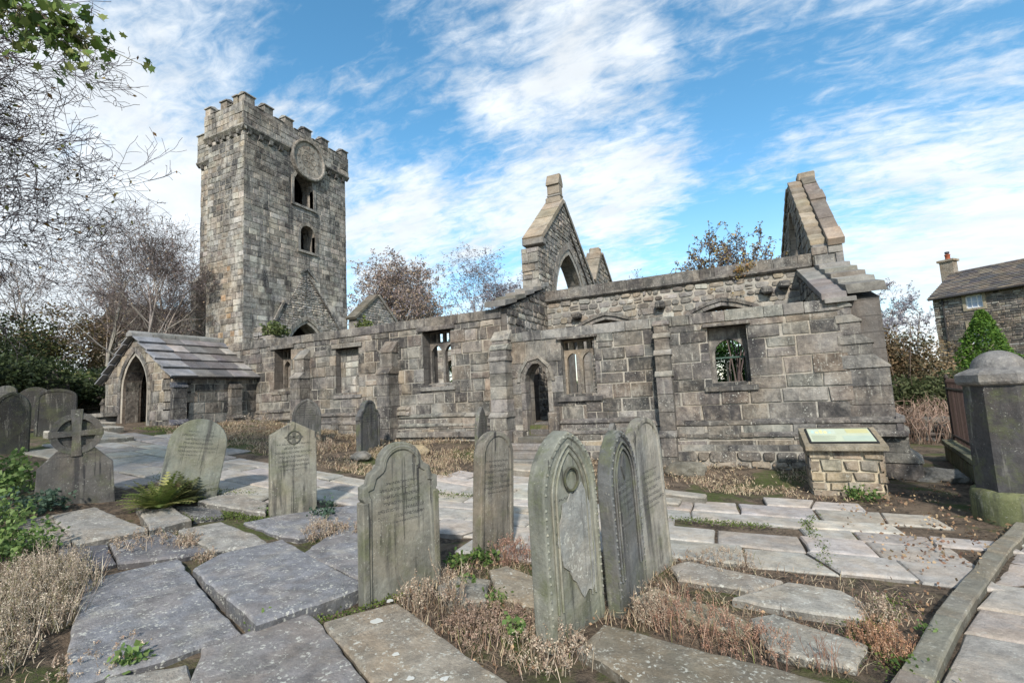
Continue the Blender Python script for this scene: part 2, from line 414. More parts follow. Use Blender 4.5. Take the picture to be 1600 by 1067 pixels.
def slabwall(bm, F, outline, holes, thick, c, mi=1, rev_mi=2, rev_c=None):
    """solid wall: outline polygon with holes, front at 0, back at -thick"""
    loops = [ccw(outline)] + [ccw(h)[::-1] for h in holes]
    flat = [p for l in loops for p in l]
    tris = tessellate_polygon([[Vector((p[0], p[1], 0)) for p in l] for l in loops])
    fr = [bm.verts.new(F(p[0], p[1], 0)) for p in flat]; bk = [bm.verts.new(F(p[0], p[1], -thick)) for p in flat]
    N = F(0, 0, 1) - F(0, 0, 0); fs = []
    for a, b, c_ in tris:
        if a == b or b == c_ or a == c_: continue
        try:
            f = bm.faces.new((fr[a], fr[b], fr[c_])); f.normal_update()
            if f.normal.dot(N) < 0: f.normal_flip()
            g = bm.faces.new((bk[a], bk[b], bk[c_])); g.normal_update()
            if g.normal.dot(N) > 0: g.normal_flip()
            f.material_index = mi; g.material_index = rev_mi; paint(bm, [f], c); paint(bm, [g], rev_c or c)
        except ValueError: pass
    i0 = 0
    for l in loops:
        n = len(l)
        for i in range(n):
            a, b = i0 + i, i0 + (i + 1) % n
            f = bm.faces.new((fr[a], bk[a], bk[b], fr[b])); f.material_index = rev_mi; fs.append(f)
        i0 += n
    paint(bm, fs, rev_c or c)
def arch_pts(cx, hw, zs, za, n=6, sharp=0.62):
    """pointed arch head from (cx+hw, zs) over (cx, za) to (cx-hw, zs)"""
    r = []
    for i in range(n + 1):
        q = i / n; r.append((cx + hw * (1 - q ** (1 / sharp)) if False else cx + hw * math.cos(q * math.pi / 2) ** sharp * 1.0 if q < 1 else cx, zs + (za - zs) * (math.sin(q * math.pi / 2) * .78 + q * .22)))
    l = [(2 * cx - p[0], p[1]) for p in r[::-1][1:]]
    return r + l
def arch_hole(cx, hw, zb, zs, za, n=6, sharp=0.8):
    return ccw([(cx - hw, zb), (cx + hw, zb)] + arch_pts(cx, hw, zs, za, n, sharp))
def ring(bm, F, inner, outer, d0, d1, col, rng, jitter=0.15, closed=False, step=1, gapq=0.03):
    """voussoirs between two matched open chains"""
    n = len(inner)
    for i in range(0, n - 1, step):
        j = min(i + step, n - 1)
        A, B, C_, D = Vector(inner[i]), Vector(inner[j]), Vector(outer[j]), Vector(outer[i])
        a, b = A.lerp(B, gapq), A.lerp(B, 1 - gapq); c_, d = D.lerp(C_, 1 - gapq), D.lerp(C_, gapq)
        dd = d1 + rng.uniform(-.006, .006)
        pts = [F(p[0], p[1], d0) for p in (a, b, c_, d)]
        prism(bm, pts, F(0, 0, dd) - F(0, 0, d0), jc(col, rng, jitter), bev=0.0)
def arch_pts(cx, hw, zs, za, n=7):
    h = za - zs; r = []
    if h >= hw:
        Rr = (hw * hw + h * h) / (2 * hw); tm = math.atan2(h, Rr - hw)
        for i in range(n + 1): th = tm * i / n; r.append((cx + hw - Rr + Rr * math.cos(th), zs + Rr * math.sin(th)))
    else:
        for i in range(n + 1): q = i / n; r.append((cx + hw * (1 - q), zs + h * (math.sin(math.acos(1 - q)) * .78 + q * .22)))
    r[-1] = (cx, za)
    return r + [(2 * cx - p[0], p[1]) for p in r[::-1][1:]]
def arch_hole(cx, hw, zb, zs, za, n=7):
    return ccw([(cx - hw, zb), (cx + hw, zb)] + arch_pts(cx, hw, zs, za, n))
def rect(a, b, c, d): return [(a, b), (c, b), (c, d), (a, d)]
# stone colours (linear)
DK, MD, BR, TN, GY, PL, MO = (.05, .048, .048), (.115, .107, .099), (.145, .124, .105), (.235, .20, .155), (.185, .177, .163), (.36, .345, .31), (.225, .213, .19)
def pick(rng, tab):
    s = sum(x[1] for x in tab); q = rng.random() * s
    for c, wt in tab:
        q -= wt
        if q <= 0: return jc(c, rng, .22, .06)
    return jc(tab[-1][0], rng)
def pal_left(u, v, rng): return pick(rng, [(DK, 2.6), (MD, 4), (BR, 2.4), (TN, 1.6 if v < 2.6 else 1.0), (GY, 2.6), (MO, 1.6)])
def pal_right(u, v, rng):
    if u > 0.5 and v > 1.0: return pick(rng, [(DK, 1.8), (MD, 4), (BR, 1.6), (MO, 1.8), (GY, 2.6)])
    return pick(rng, [(DK, 5), (MD, 4), (BR, 1.6), (GY, 1.6), (TN, .4)])
def pal_low(u, v, rng): return pick(rng, [(GY, 3), (MD, 3), (TN, 2), (BR, 2), (DK, 1)])
def pal_rub(u, v, rng): return pick(rng, [(GY, 4), (TN, 2), (MD, 2.5), (PL, 1.3), (BR, 1.5)])
def pal_palerub(u, v, rng): return pick(rng, [(PL, 3), ((.26, .255, .25), 5), (GY, 2), (MD, .6)])
def pal_twr_e(u, v, rng):
    n = noise.noise(Vector((u * .45, v * .35, 3.3))) ; n2 = noise.noise(Vector((u * 1.1, v * .16, 9.1)))
    if v > 11.55: tab = [(DK, 3.4 + 11 * n2), (MD, 4), (GY, 3 - 6 * n2), (MO, 1.2 - 5 * n2)]
    elif v > 8.6: tab = [(DK, .9 + 5 * n), (MD, 1.2 + 4 * n), (GY, 2), (PL, 3.5 - 9 * n - (u - 15) * .4), (MO, 3.5)]
    else: tab = [(DK, .7 + 4 * n), (MD, .9 + 2 * n), (GY, 1.6), (PL, 4.5 - 7 * n), (MO, 3.5)]
    if u > 19.6: tab += [(MD, 2.5), (GY, 2), (DK, 1)]
    if u < 15.45: tab = [(GY, 3), (MO, 3), (MD, 1.5 + (2.5 if v > 11.5 else 0))]
    return pick(rng, [(c, max(0.05, q)) for c, q in tab])
def pal_twr_s(u, v, rng):
    if u > -21.35 or u < -23.0: return pick(rng, [(TN, 1.6), (PL, 4), (MO, 4), (GY, 1)])
    n = noise.noise(Vector((u * .9, v * .4, 1.2)))
    if v > 10.8: return pick(rng, [(DK, 4.5), (MD, 3), (BR, 1.5), (MO, .8)])
    return pick(rng, [(MD, 2 + 3 * n), (BR, 2), (TN, 3), (MO, 3), ((.33, .22, .12), 1.6 if v < 7 else .2), (DK, max(.1, 1 + 3 * n)), (PL, 1.2)])

AX, AZ = Vector((1, 0, 0)), Vector((0, 0, 1))
F_fac = frame((0, 11, 0), (1, 0, 0), (0, -1, 0))
MW = [M_ash, M_core, M_rev]
MORT = (.30, .285, .25)

def moulding(bm, F, u0, u1, z, col, rng, lower=0.30, seg=1.0, p=0.11):
    """plinth moulding: a roll above a hollow and a flat band, in lengths of stone"""
    u = u0
    while u < u1 - 0.02:
        e = min(u1, u + seg * rng.uniform(.7, 1.3)); dz = rng.uniform(-.008, .008); c = jc(col, rng, .2)
        prof = [(0, z + .03), (p * .5, z), (p * 1.15, z - .035), (p * 1.15, z - .075), (p * .75, z - .10), (p * .8, z - lower + .09), (p * 1.35, z - lower + .03), (p * 1.35, z - lower - .02), (0, z - lower - .02)]
        pts = [F(u + .004, b + dz, a + 0.0) for a, b in prof]
        prism(bm, pts, F(e - .004, 0, 0) - F(u + .004, 0, 0), c, bev=0)
        u = e
def buttress(name, F, u0, u1, stages, zb, parent, col, rng, mat=None, cap_c=None, course=0.3):
    """stages: [(z_top_of_straight_part, projection)], weathered between, top slope dies into the wall"""
    bm = NB(); z = zb
    for i, (zt, p) in enumerate(stages):
        pn = stages[i + 1][1] if i + 1 < len(stages) else 0.0
        n = max(1, round((zt - z) / course)); h = (zt - z) / n
        for k in range(n):
            g = .005
            box_pts = [F(u0, z + k * h + g, -.02), F(u1, z + k * h + g, -.02), F(u1, z + k * h + g, p), F(u0, z + k * h + g, p)]
            prism(bm, box_pts, (0, 0, h - 2 * g), jc(col, rng, .35, .1), bev=.008)
        dp = p - pn; hs = max(.12, dp * 1.25); o = .025
        c = jc(cap_c or col, rng, .2)
        prof = [(p + o, zt), (p + o, zt + .035), (pn - .0, zt + hs), (-.02, zt + hs), (-.02, zt)]
        prism(bm, [F(u0 - o, b, a) for a, b in prof], F(u1 + o, 0, 0) - F(u0 - o, 0, 0), c, bev=.006)
        z = zt + hs
    return link(name, bm, mat or M_ash, parent)
def coping(bm, F, u0, u1, z0, z1, d0, d1, col, rng, lens=(.35, .8), jit=.008):
    u = u0
    while u < u1 - .02:
        e = u + rng.uniform(*lens)
        if u1 - e < .2: e = u1
        a, b, c_, d = F(u + .005, z0, d0), F(e - .005, z0, d0), F(e - .005, z0, d1), F(u + .005, z0, d1)
        fs = prism(bm, [a, b, c_, d], (0, 0, z1 - z0 + rng.uniform(-jit, jit)), jc(col, rng, .25), bev=.012)
        u = e
def tracery(name, F, outline, holes, back, thick, col, parent, mat=None):
    bm = NB(); FF = lambda a, b, d=0: F(a, b, d - back)
    slabwall(bm, FF, outline, holes, thick, col, mi=0, rev_mi=0)
    return link(name, bm, mat or M_ash, parent)
rng = random.Random(11)

# ---------------------------------------------------------------- aisle wall, western (left) length
AL = thing('aisle_wall', 'long low ruined aisle wall of coursed brown blocks between the stone porch and the doorway', 'ruined wall', (-10, 11.3, .5))
AL_l = Vector((-10, 11.3, .5))
def child_at(o, parent, loc):   # keep world placement under a parent that sits at loc
    o.parent = parent; o.matrix_parent_inverse = Matrix.Translation(-Vector(loc)); return o
def L(name, bm, mats, root, smooth=False):
    o = link(name, bm, mats, None, smooth=smooth); o.parent = root
    b = root
    o.matrix_parent_inverse = (Matrix.Translation(b.location) @ Matrix.Rotation(b.rotation_euler.z, 4, 'Z')).inverted() if b.type == 'EMPTY' else Matrix()
    return o
WL = [rect(-13.62, 2.2, -12.85, 3.5), rect(-10.95, 1.96, -10.05, 3.3), rect(-7.75, 2.03, -6.84, 3.5)]
bm = NB()
slabwall(bm, F_fac, rect(-20.7, -.4, -5.32, 3.62), WL, .7, MORT, rev_c=MD)
masonry(bm, F_fac, [rect(-20.7, 1.2, -5.32, 3.62)], WL, (.24, .42), (.3, .7), .022, pal_left, rng)
box(bm, (-15, 10.9, -.4), (-5.32, 10.998, 1.12), MORT, mi=1)
masonry(bm, lambda a, b, d=0: F_fac(a, b, d + .1), [rect(-15, .3, -5.32, 1.13)], [], (.22, .34), (.3, .7), .02, pal_low, rng)
L('wall', bm, MW, AL)
bm = NB(); coping(bm, F_fac, -20.7, -5.3, 3.625, 3.87, -.74, .045, MD, rng, (.4, .9)); L('coping', bm, M_ash, AL)
bm = NB()
bm.free()
for q_ in ((-14.4, -12.62, 1.55, MD, rng), (-11.9, -9.15, 1.36, MD, rng), (-9.05, -8.2, 1.46, GY, rng, .2), (-8.55, -5.5, 1.24, GY, rng)):
    bm = NB(); moulding(bm, F_fac, *q_); L('plinth_moulding', bm, M_ash, AL)
for a, b, z in ((-14.4, -12.6, .95), (-11.9, -9.1, .82), (-8.6, -5.5, .78)):
    bm = NB(); coping(bm, F_fac, a, b, z - .14, z, -.02, .2, GY, rng, (.5, 1.1)); L('base_course', bm, M_ash, AL)
o = buttress('buttress', F_fac, -12.42, -12.02, [(2.48, .42), (3.08, .26)], .3, None, MD, rng, cap_c=GY); child_at(o, AL, AL_l)
o = buttress('buttress', F_fac, -9.02, -8.6, [(2.4, .46), (3.0, .3)], .3, None, MD, rng, cap_c=BR); child_at(o, AL, AL_l)
o = buttress('buttress', F_fac, -5.5, -5.06, [(1.12, .52), (2.5, .42), (2.78, .34), (3.02, .22)], -.1, None, GY, rng, cap_c=MO); child_at(o, AL, AL_l)
# windows of this length
for i, (a, z0, b, z1) in enumerate(((-13.62, 2.2, -12.85, 3.5), (-10.95, 1.96, -10.05, 3.3), (-7.75, 2.03, -6.84, 3.5))):
    wf = NB(); c = (a + b) / 2; q = (b - a)
    if i == 1:   # walled up
        FF = lambda u, v, d=0: F_fac(u, v, d - .22)
        slabwall(wf, FF, rect(a - .02, z0 - .02, b + .02, z1 + .02), [], .2, GY, mi=1)
        masonry(wf, FF, [rect(a, z0, b, z1)], [], (.16, .28), (.18, .4), .02, lambda u, v, r: pick(r, [(GY, 3), (PL, 2), (TN, 1)]), rng)
        o = L('window', wf, MW, AL); o['label'] = 'window walled up with pale blocks'
    else:
        hw = q * .205
        lights = [arch_hole(c - q * .25, hw, z0 + .01, z1 - .62, z1 - .36), arch_hole(c + q * .25, hw, z0 + .01, z1 - .62, z1 - .36)]
        lights += [rect(c - q * .44, z1 - .26, c - q * .27, z1 - .03), rect(c - q * .2, z1 - .28, c - q * .03, z1 - .03), rect(c + q * .04, z1 - .28, c + q * .2, z1 - .03), rect(c + q * .27, z1 - .26, c + q * .44, z1 - .03)]
        FF = lambda u, v, d=0: F_fac(u, v, d - .34)
        slabwall(wf, FF, rect(a - .01, z0 - .01, b + .01, z1 + .01), lights, .13, MD if i else BR, mi=0, rev_mi=0)
        o = L('window', wf, MW, AL)
    sb = NB()
    prism(sb, [F_fac(a - .1, z0 - .16, -.3), F_fac(a - .1, z0 - .16, .07), F_fac(a - .1, z0 - .08, .07), F_fac(a - .1, z0 + .05, -.3)], (q + .2, 0, 0), jc(GY if i else BR, rng), bev=.01)
    s_ = link('sill', sb, M_ash, o)
    lb = NB(); box(lb, (a - .14, 10.925, z1), (b + .14, 11.2, z1 + .13), jc(MD, rng), bev=.012); link('lintel', lb, M_ash, o)
    if i == 0:   # stone blocking behind the left light
        bb = NB(); box(bb, (a - .02, 11.5, z0), (c + .05, 11.62, z1), BR); link('blocking', bb, M_rub, o)

# ---------------------------------------------------------------- aisle wall, eastern (right) length
AR = thing('aisle_wall', 'low ruined wall of large dark blocks with arched doorway and corner buttress', 'ruined wall', (-1.6, 11.3, 0))
AR_l = Vector((-1.6, 11.3, 0))
door_void = arch_hole(-4.43, .30, .05, 1.95, 2.43)
doorO = arch_hole(-4.43, .40, .05, 1.95, 2.52)
WR = [rect(-3.74, 1.6, -2.92, 2.9), rect(-.45, 1.68, .3, 2.86)]
bm = NB()
slabwall(bm, F_fac, [(-5.318, .04), (-4.73, .04)] + arch_pts(-4.43, .30, 1.95, 2.43)[::-1] + [(-4.13, .04), (2.0, .04), (2.0, 2.96), (-5.318, 2.96)], WR, .55, MORT, rev_c=MO)
masonry(bm, F_fac, [rect(-5.3, .9, -3.2, 2.96)], WR + [doorO], (.3, .46), (.36, .7), .022, pal_right, rng, gap=.014)
masonry(bm, F_fac, [rect(-3.2, .9, -1.4, 2.96)], WR, (.22, .36), (.3, .7), .022, pal_right, rng, gap=.016)
masonry(bm, F_fac, [rect(-1.4, .9, 2.0, 2.96)], WR, (.26, .42), (.45, .95), .024, pal_right, rng, gap=.016)
box(bm, (-4.0, 10.9, -.4), (2.02, 10.998, .8), MORT, mi=1)
masonry(bm, lambda a, b, d=0: F_fac(a, b, d + .1), [rect(-4.0, .0, 2.02, .82)], [], (.24, .32), (.35, .9), .02, pal_low, rng, gap=.02)
L('wall', bm, MW, AR)
bm = NB(); coping(bm, F_fac, -5.06, 2.03, 2.965, 3.19, -.72, .04, GY, rng, (.3, .75)); L('coping', bm, M_ash, AR)
bm = NB(); moulding(bm, F_fac, -3.85, -2.0, 1.0, MD, rng); L('plinth_moulding', bm, M_ash, AR); bm = NB(); moulding(bm, F_fac, -1.98, 2.05, .9, MD, rng, .30); L('plinth_moulding', bm, M_ash, AR); bm = NB()
coping(bm, F_fac, -3.9, 2.05, .3, .42, -.02, .2, GY, rng, (.5, 1.1)); L('base_course', bm, M_ash, AR)
bm = NB()
masonry(bm, lambda a, b, d=0: F_fac(a, b, d + .22), [[(-3.9, -.35), (2.3, -.45), (2.3, .3), (-3.9, .3)]], [], (.1, .18), (.2, .55), .05, pal_low, rng, jit=.02, rough_d=.03)
box(bm, (-3.9, 10.78, -.45), (2.3, 11, .3), MORT, mi=1)
L('footing', bm, MW, AR)
o = buttress('buttress', F_fac, -1.53, -1.22, [(.62, .46), (1.88, .36), (2.34, .29), (2.72, .21), (3.0, .12)], -.2, None, MD, rng, cap_c=GY, course=.33); child_at(o, AR, AR_l)
dd = Vector((.97, -.24, 0)).normalized(); du = Vector((.24, .97, 0)).normalized()
F_dia = frame(Vector((1.98, 11.40, 0)), du, dd)
o = buttress('corner_buttress', F_dia, -.42, .42, [(.10, .98), (.62, .84), (1.82, .70), (2.28, .50), (2.70, .36), (3.0, .24)], -.5, None, MD, rng, cap_c=GY, course=.36); child_at(o, AR, AR_l)
bm = NB(); moulding(bm, lambda a, b, d=0: F_dia(a, b, d + .70), -.52, .52, .9, MD, rng, .30)
FS = frame(F_dia(-.42, 0, 0), dd, -du); moulding(bm, FS, -.05, .80, .9, MD, rng, .30, p=.1); L('buttress_moulding', bm, M_ash, AR)
# doorway: jambs and head
bm = NB(); inn = arch_pts(-4.43, .30, 1.95, 2.43, 7); out = arch_pts(-4.43, .42, 1.95, 2.56, 7)
ring(bm, F_fac, inn, out, -.3, .03, MD, rng, step=2, gapq=.02)
inn2 = out; out2 = arch_pts(-4.43, .50, 1.95, 2.64, 7); ring(bm, F_fac, inn2, out2, -.02, .07, GY, rng, step=3, gapq=.01)
for s in (-1, 1):
    z = .75 if s < 0 else 1.2
    while z < 1.93:
        h = min(rng.uniform(.3, .6), 1.95 - z)
        x = -4.43 + s * .352
        box(bm, (x - .06, 10.965, z + .004), (x + .06, 11.3, z + h - .004), jc(MD if s < 0 else GY, rng, .3), bev=.01); z += h
box(bm, (-4.12, 10.8, .62), (-3.86, 11.1, 1.2), BR, bev=.03, jit=.01, rng=rng); box(bm, (-5.02, 10.72, .3), (-4.76, 11.1, .78), MD, bev=.03, jit=.01, rng=rng)
L('door_frame', bm, M_ash, AR)
# windows
for i, (a, z0, b, z1) in enumerate(((-3.74, 1.6, -2.92, 2.9), (-.45, 1.68, .3, 2.86))):
    wf = NB(); c = (a + b) / 2; q = (b - a)
    if i == 0:
        FF = lambda u, v, d=0: F_fac(u, v, d - .2)
        lights = [arch_hole(c - q * .24, q * .19, z0 + .01, z1 - .52, z1 - .32), arch_hole(c + q * .24, q * .19, z0 + .01, z1 - .52, z1 - .32)]
        for k in (-.4, -.14, .14, .4): lights.append(rect(c + q * k - .05, z1 - .24, c + q * k + .05, z1 - .05))
        slabwall(wf, FF, rect(a - .01, z0 - .01, b + .01, z1 + .01), lights, .12, TN, mi=0, rev_mi=0)
    else:
        FF = lambda u, v, d=0: F_fac(u, v, d - .24)
        slabwall(wf, FF, rect(a - .01, z0 - .01, b + .01, z1 + .01), [arch_hole(c + .02, .29, z0 + .02, z1 - .52, z1 - .25)], .18, MD, mi=0, rev_mi=0)
    o = L('window', wf, MW, AR)
    sb = NB()
    prism(sb, [F_fac(a - .14, z0 - .17, -.3), F_fac(a - .14, z0 - .17, .08), F_fac(a - .14, z0 - .08, .08), F_fac(a - .14, z0 + .02, -.3)], (q + .26, 0, 0), jc(MD, rng), bev=.012)
    link('sill', sb, M_ash, o)
    lb = NB(); box(lb, (a - .09, 10.88, z1 + .0), (b + .09, 11.2, z1 + .07), jc(MD, rng), bev=.012); link('lintel', lb, M_ash, o)
    if i == 1:
        gb = NB()
        box(gb, (a + .02, 11.42, 2.2), (b, 11.6, 2.235), (.05, .09, .07)); box(gb, (c - .08, 11.55, 1.7), (c - .045, 11.6, 2.2), (.03, .035, .03)); box(gb, (b - .1, 11.55, 1.7), (b - .07, 11.6, 2.2), (.03, .035, .03))
        for k in range(4): box(gb, (c + .0 + k * .06, 11.56, 1.7), (c + .008 + k * .06, 11.57, 2.2), (.04, .04, .04))
        link('grille', gb, M_iron, o)
# steps up to the doorway
ST = thing('stone_steps', 'worn stone steps rising to the small arched doorway', 'steps', (-4.5, 10.2, 0))
for k in range(6):
    bm = NB(); y = 9.9 + .27 * k; zt = .2 + .145 * k
    x0, x1 = (-5.1, -3.72) if k < 3 else (-4.9, -3.95) if k == 3 else (-4.72, -4.15)
    if k > 3: y += .1
    box(bm, (x0, y, zt - .16 if k < 4 else -.2), (x1, y + .5, zt), jc(GY if k < 3 else MD, rng, .15), bev=.025, jit=.01, rng=rng)
    box(bm, (x0 + .02, y + .03, -.3), (x1 - .02, y + .48, zt - .165 if k < 4 else -.21), jc(MD, rng, .2))
    L('step', bm, M_flag, ST)

# ---------------------------------------------------------------- nave wall behind
NW = thing('nave_wall', 'rubble nave wall with flat coping and two arch heads rising behind the low aisle wall', 'ruined wall', (-1.6, 14.4, .9))
F_n = frame((0, 14, 0), (1, 0, 0), (0, -1, 0))
an = [arch_hole(-3.33, 1.22, .5, 2.9, 3.72), arch_hole(-.15, 1.25, .5, 2.9, 3.74)]
anO = [arch_hole(-3.33, 1.42, .5, 2.9, 3.94), arch_hole(-.15, 1.45, .5, 2.9, 3.96)]
bm = NB()
slabwall(bm, F_n, rect(-5.15, 0, 2.0, 4.5), an, .7, MORT, rev_c=GY)
masonry(bm, F_n, [rect(-5.15, .4, 2.0, 4.5)], anO, (.12, .24), (.14, .42), .03, pal_rub, rng, gap=.022, jit=.022, rough_d=.018)
L('wall', bm, [M_rub, M_core, M_rub], NW)
bm = NB(); coping(bm, F_n, -5.15, 2.02, 4.53, 4.8, -.74, .06, MD, rng, (.35, .8))
prism(bm, [F_n(-5.15, 4.42, -.02), F_n(-5.15, 4.42, .07), F_n(-5.15, 4.47, .13), F_n(-5.15, 4.53, .13), F_n(-5.15, 4.53, -.02)], (7.15, 0, 0), MD); L('coping', bm, M_ash, NW)
for i, cx in enumerate((-3.33, -.15)):
    bm = NB(); hw = 1.22 + .03 * i
    ring(bm, F_n, arch_pts(cx, hw, 2.9, 3.72 + .02 * i, 8), arch_pts(cx, hw + .12, 2.9, 3.84 + .02 * i, 8), -.1, .02, GY, rng, step=1)
    ring(bm, F_n, arch_pts(cx, hw + .12, 2.9, 3.84 + .02 * i, 8), arch_pts(cx, hw + .2, 2.9, 3.94 + .02 * i, 8), -.1, .07, MD, rng, step=2, gapq=.01)
    L('arch', bm, M_ash, NW)
for x, z in ((-4.15, 3.93), (-1.72, 3.98), (.95, 4.03), (1.35, 4.12)):
    bm = NB(); box(bm, (x - .13, 13.72, z - .13), (x + .13, 14.05, z + .05), DK, bev=.04, jit=.02, rng=rng); L('corbel', bm, M_ash, NW)
# sloping end wall of the aisle (carries stepped slabs), beside the chancel gable
def stepped_slope(bm, y0, z0, y1, z1, x0, x1, n, col, rng, th=.09, over=.05):
    for k in range(n):
        qa, qb = k / n, (k + 1) / n
        ya, yb = y0 + (y1 - y0) * qa, y0 + (y1 - y0) * qb; za, zb = z0 + (z1 - z0) * qa, z0 + (z1 - z0) * qb
        s = 1 if y1 > y0 else -1
        pts = [(x0 - over * rng.uniform(.5, 1.2), ya - s * over * 1.2, za - .02 + .0), (x0 - over, yb + s * .02, zb - .05), (x0 - over, yb + s * .02, zb + th * .55), (x0 - over, ya - s * over * 1.2, za + th)]
        prism(bm, pts, (x1 - x0 + 2 * over, rng.uniform(-.01, .01), 0), jc(col, rng, .25), bev=.012)
EW = thing('aisle_end_wall', 'sloping end wall topped with overlapping slabs where the long aisle wall meets the nave gable', 'ruined wall', (-5.35, 12.5, .8))
F_e = frame((-5.16, 0, 0), (0, 1, 0), (1, 0, 0))
bm = NB(); pg = [(11.02, 0), (13.98, 0), (13.98, 4.9), (11.02, 3.86)]
hh = [arch_hole(12.2, .75, .5, 2.4, 3.3)]
slabwall(bm, F_e, pg, hh, .42, MORT, rev_c=MD)
masonry(bm, F_e, [pg], hh, (.14, .28), (.2, .5), .03, lambda u, v, r: pick(r, [(DK, 3), (MD, 3), (GY, 2.5), (PL, .8 if v < 3.9 else .1)]), rng, gap=.02, jit=.016)
L('wall', bm, MW, EW)
bm = NB(); stepped_slope(bm, 10.85, 3.92, 14.1, 5.05, -5.62, -5.12, 5, GY, rng, .13); L('coping', bm, M_roof, EW)

# ---------------------------------------------------------------- chancel gable
GA = thing('chancel_gable', 'tall pointed gable wall with an arch and a small stone post on its peak', 'ruined gable', (-5.6, 17, .9))
F_g = frame((-5.35, 0, 0), (0, 1, 0), (1, 0, 0))
Y0, YA, Y1 = 14.0, 16.95, 20.9
ga = [(Y0, .5), (Y1, .5), (Y1, 6.0), (YA, 8.72), (14.55, 6.75), (14.55, 6.3), (Y0, 6.3)]
kp = [rect(Y0, .5, 14.56, 6.3), [(14.55, .5), (Y1, .5), (Y1, 6.0), (YA, 8.72), (14.55, 6.75)]]
h0, h1 = arch_hole(17.35, 1.85, .6, 4.3, 6.85), arch_hole(17.35, 2.3, .6, 4.3, 7.33)
bm = NB(); slabwall(bm, F_g, ga, [h0], .56, MORT, rev_c=GY)
masonry(bm, F_g, kp, [h1], (.12, .22), (.18, .42), .025, lambda u, v, r: pick(r, [(GY, 4), (MO, 3), (MD, 1.5), (PL, 1.2)]), rng, gap=.02, jit=.018)
F_gs = frame((0, Y0, 0), (1, 0, 0), (0, -1, 0))
masonry(bm, F_gs, [rect(-5.9, 4.0, -5.35, 6.3)], [], (.2, .36), (.25, .5), .03, lambda u, v, r: pick(r, [(GY, 3), (TN, 1.5), (MO, 3)]), rng, gap=.018, jit=.014)
F_gs2 = frame((0, 14.55, 0), (1, 0, 0), (0, -1, 0))
L('wall', bm, MW, GA)
bm = NB()
ring(bm, F_g, arch_pts(17.35, 1.85, 4.3, 6.85, 8), arch_pts(17.35, 2.05, 4.3, 7.07, 8), -.2, -.06, GY, rng, step=2)
ring(bm, F_g, arch_pts(17.35, 2.05, 4.3, 7.07, 8), arch_pts(17.35, 2.3, 4.3, 7.33, 8), -.2, .03, MO, rng, step=1)
L('arch', bm, M_rub, GA)
bm = NB()
prism(bm, [F_g(17.5, 7.7, 0), F_g(17.6, 7.7, 0), F_g(20.6, 5.5, 0), F_g(20.5, 5.45, 0)], (.09, 0, 0), MD); L('roof_crease', bm, M_ash, GA)
bm = NB()
def gslope(bm, ya, za, yb, zb, x0, x1, n, col):
    for k in range(n):
        q, q2 = k / n + .004, (k + 1) / n - .004
        p, r_ = Vector((x0, ya + (yb - ya) * q, za + (zb - za) * q)), Vector((x0, ya + (yb - ya) * q2, za + (zb - za) * q2))
        nn = Vector((0, -(zb - za), (yb - ya))).normalized() * (.16 + rng.uniform(-.01, .015))
        if nn.z < 0: nn = -nn
        prism(bm, [p, r_, r_ + nn, p + nn], (x1 - x0, 0, 0), jc(col, rng, .22), bev=.015)
gslope(bm, 14.35, 6.62, YA, 8.78, -5.98, -5.27, 4, TN); gslope(bm, YA, 8.78, Y1 + .1, 6.0, -5.98, -5.27, 7, GY)
box(bm, (-5.99, 14.28, 6.5), (-5.26, 14.62, 6.72), GY, bev=.02)
L('coping', bm, M_roof, GA)
bm = NB(); cx, cy = -5.62, YA - .02
box(bm, (cx - .3, cy - .3, 8.72), (cx + .3, cy + .3, 8.98), TN, bev=.04); box(bm, (cx - .27, cy - .2, 9.02), (cx + .27, cy + .2, 9.12), MO, bev=.03)
box(bm, (cx - .24, cy - .2, 9.12), (cx + .24, cy + .2, 9.5), TN, bev=.02)
prism(bm, [(cx - .27, cy - .27, 9.48), (cx - .27, cy + .27, 9.48), (cx - .25, cy + .25, 9.6), (cx - .25, cy + .1, 9.92), (cx - .25, cy - .1, 9.92), (cx - .25, cy - .25, 9.6)], (.52, 0, 0), TN, bev=.02)
L('post', bm, M_roof, GA)
# ---------------------------------------------------------------- second small gable further back
GC = thing('small_gable', 'small broken gable peak just right of the tall chancel gable', 'ruined gable', (-5.6, 22.5, .9))
bm = NB(); pg = [(20.95, .5), (24.6, .5), (24.6, 6.7), (22.6, 8.1), (22.3, 8.1), (20.95, 6.5)]
slabwall(bm, F_g, pg, [], .55, MORT, rev_c=GY); masonry(bm, F_g, [pg], [], (.16, .28), (.2, .5), .03, lambda u, v, r: pick(r, [(GY, 3), (TN, 2), (MO, 3)]), rng, gap=.02, jit=.016)
L('wall', bm, MW, GC)
bm = NB(); gslope(bm, 20.9, 6.45, 22.35, 8.12, -5.95, -5.25, 4, TN); gslope(bm, 22.55, 8.12, 24.7, 6.62, -5.95, -5.25, 4, GY); box(bm, (-5.85, 22.25, 8.12), (-5.35, 22.65, 8.45), TN, bev=.05, jit=.02, rng=rng); L('coping', bm, M_roof, GC)
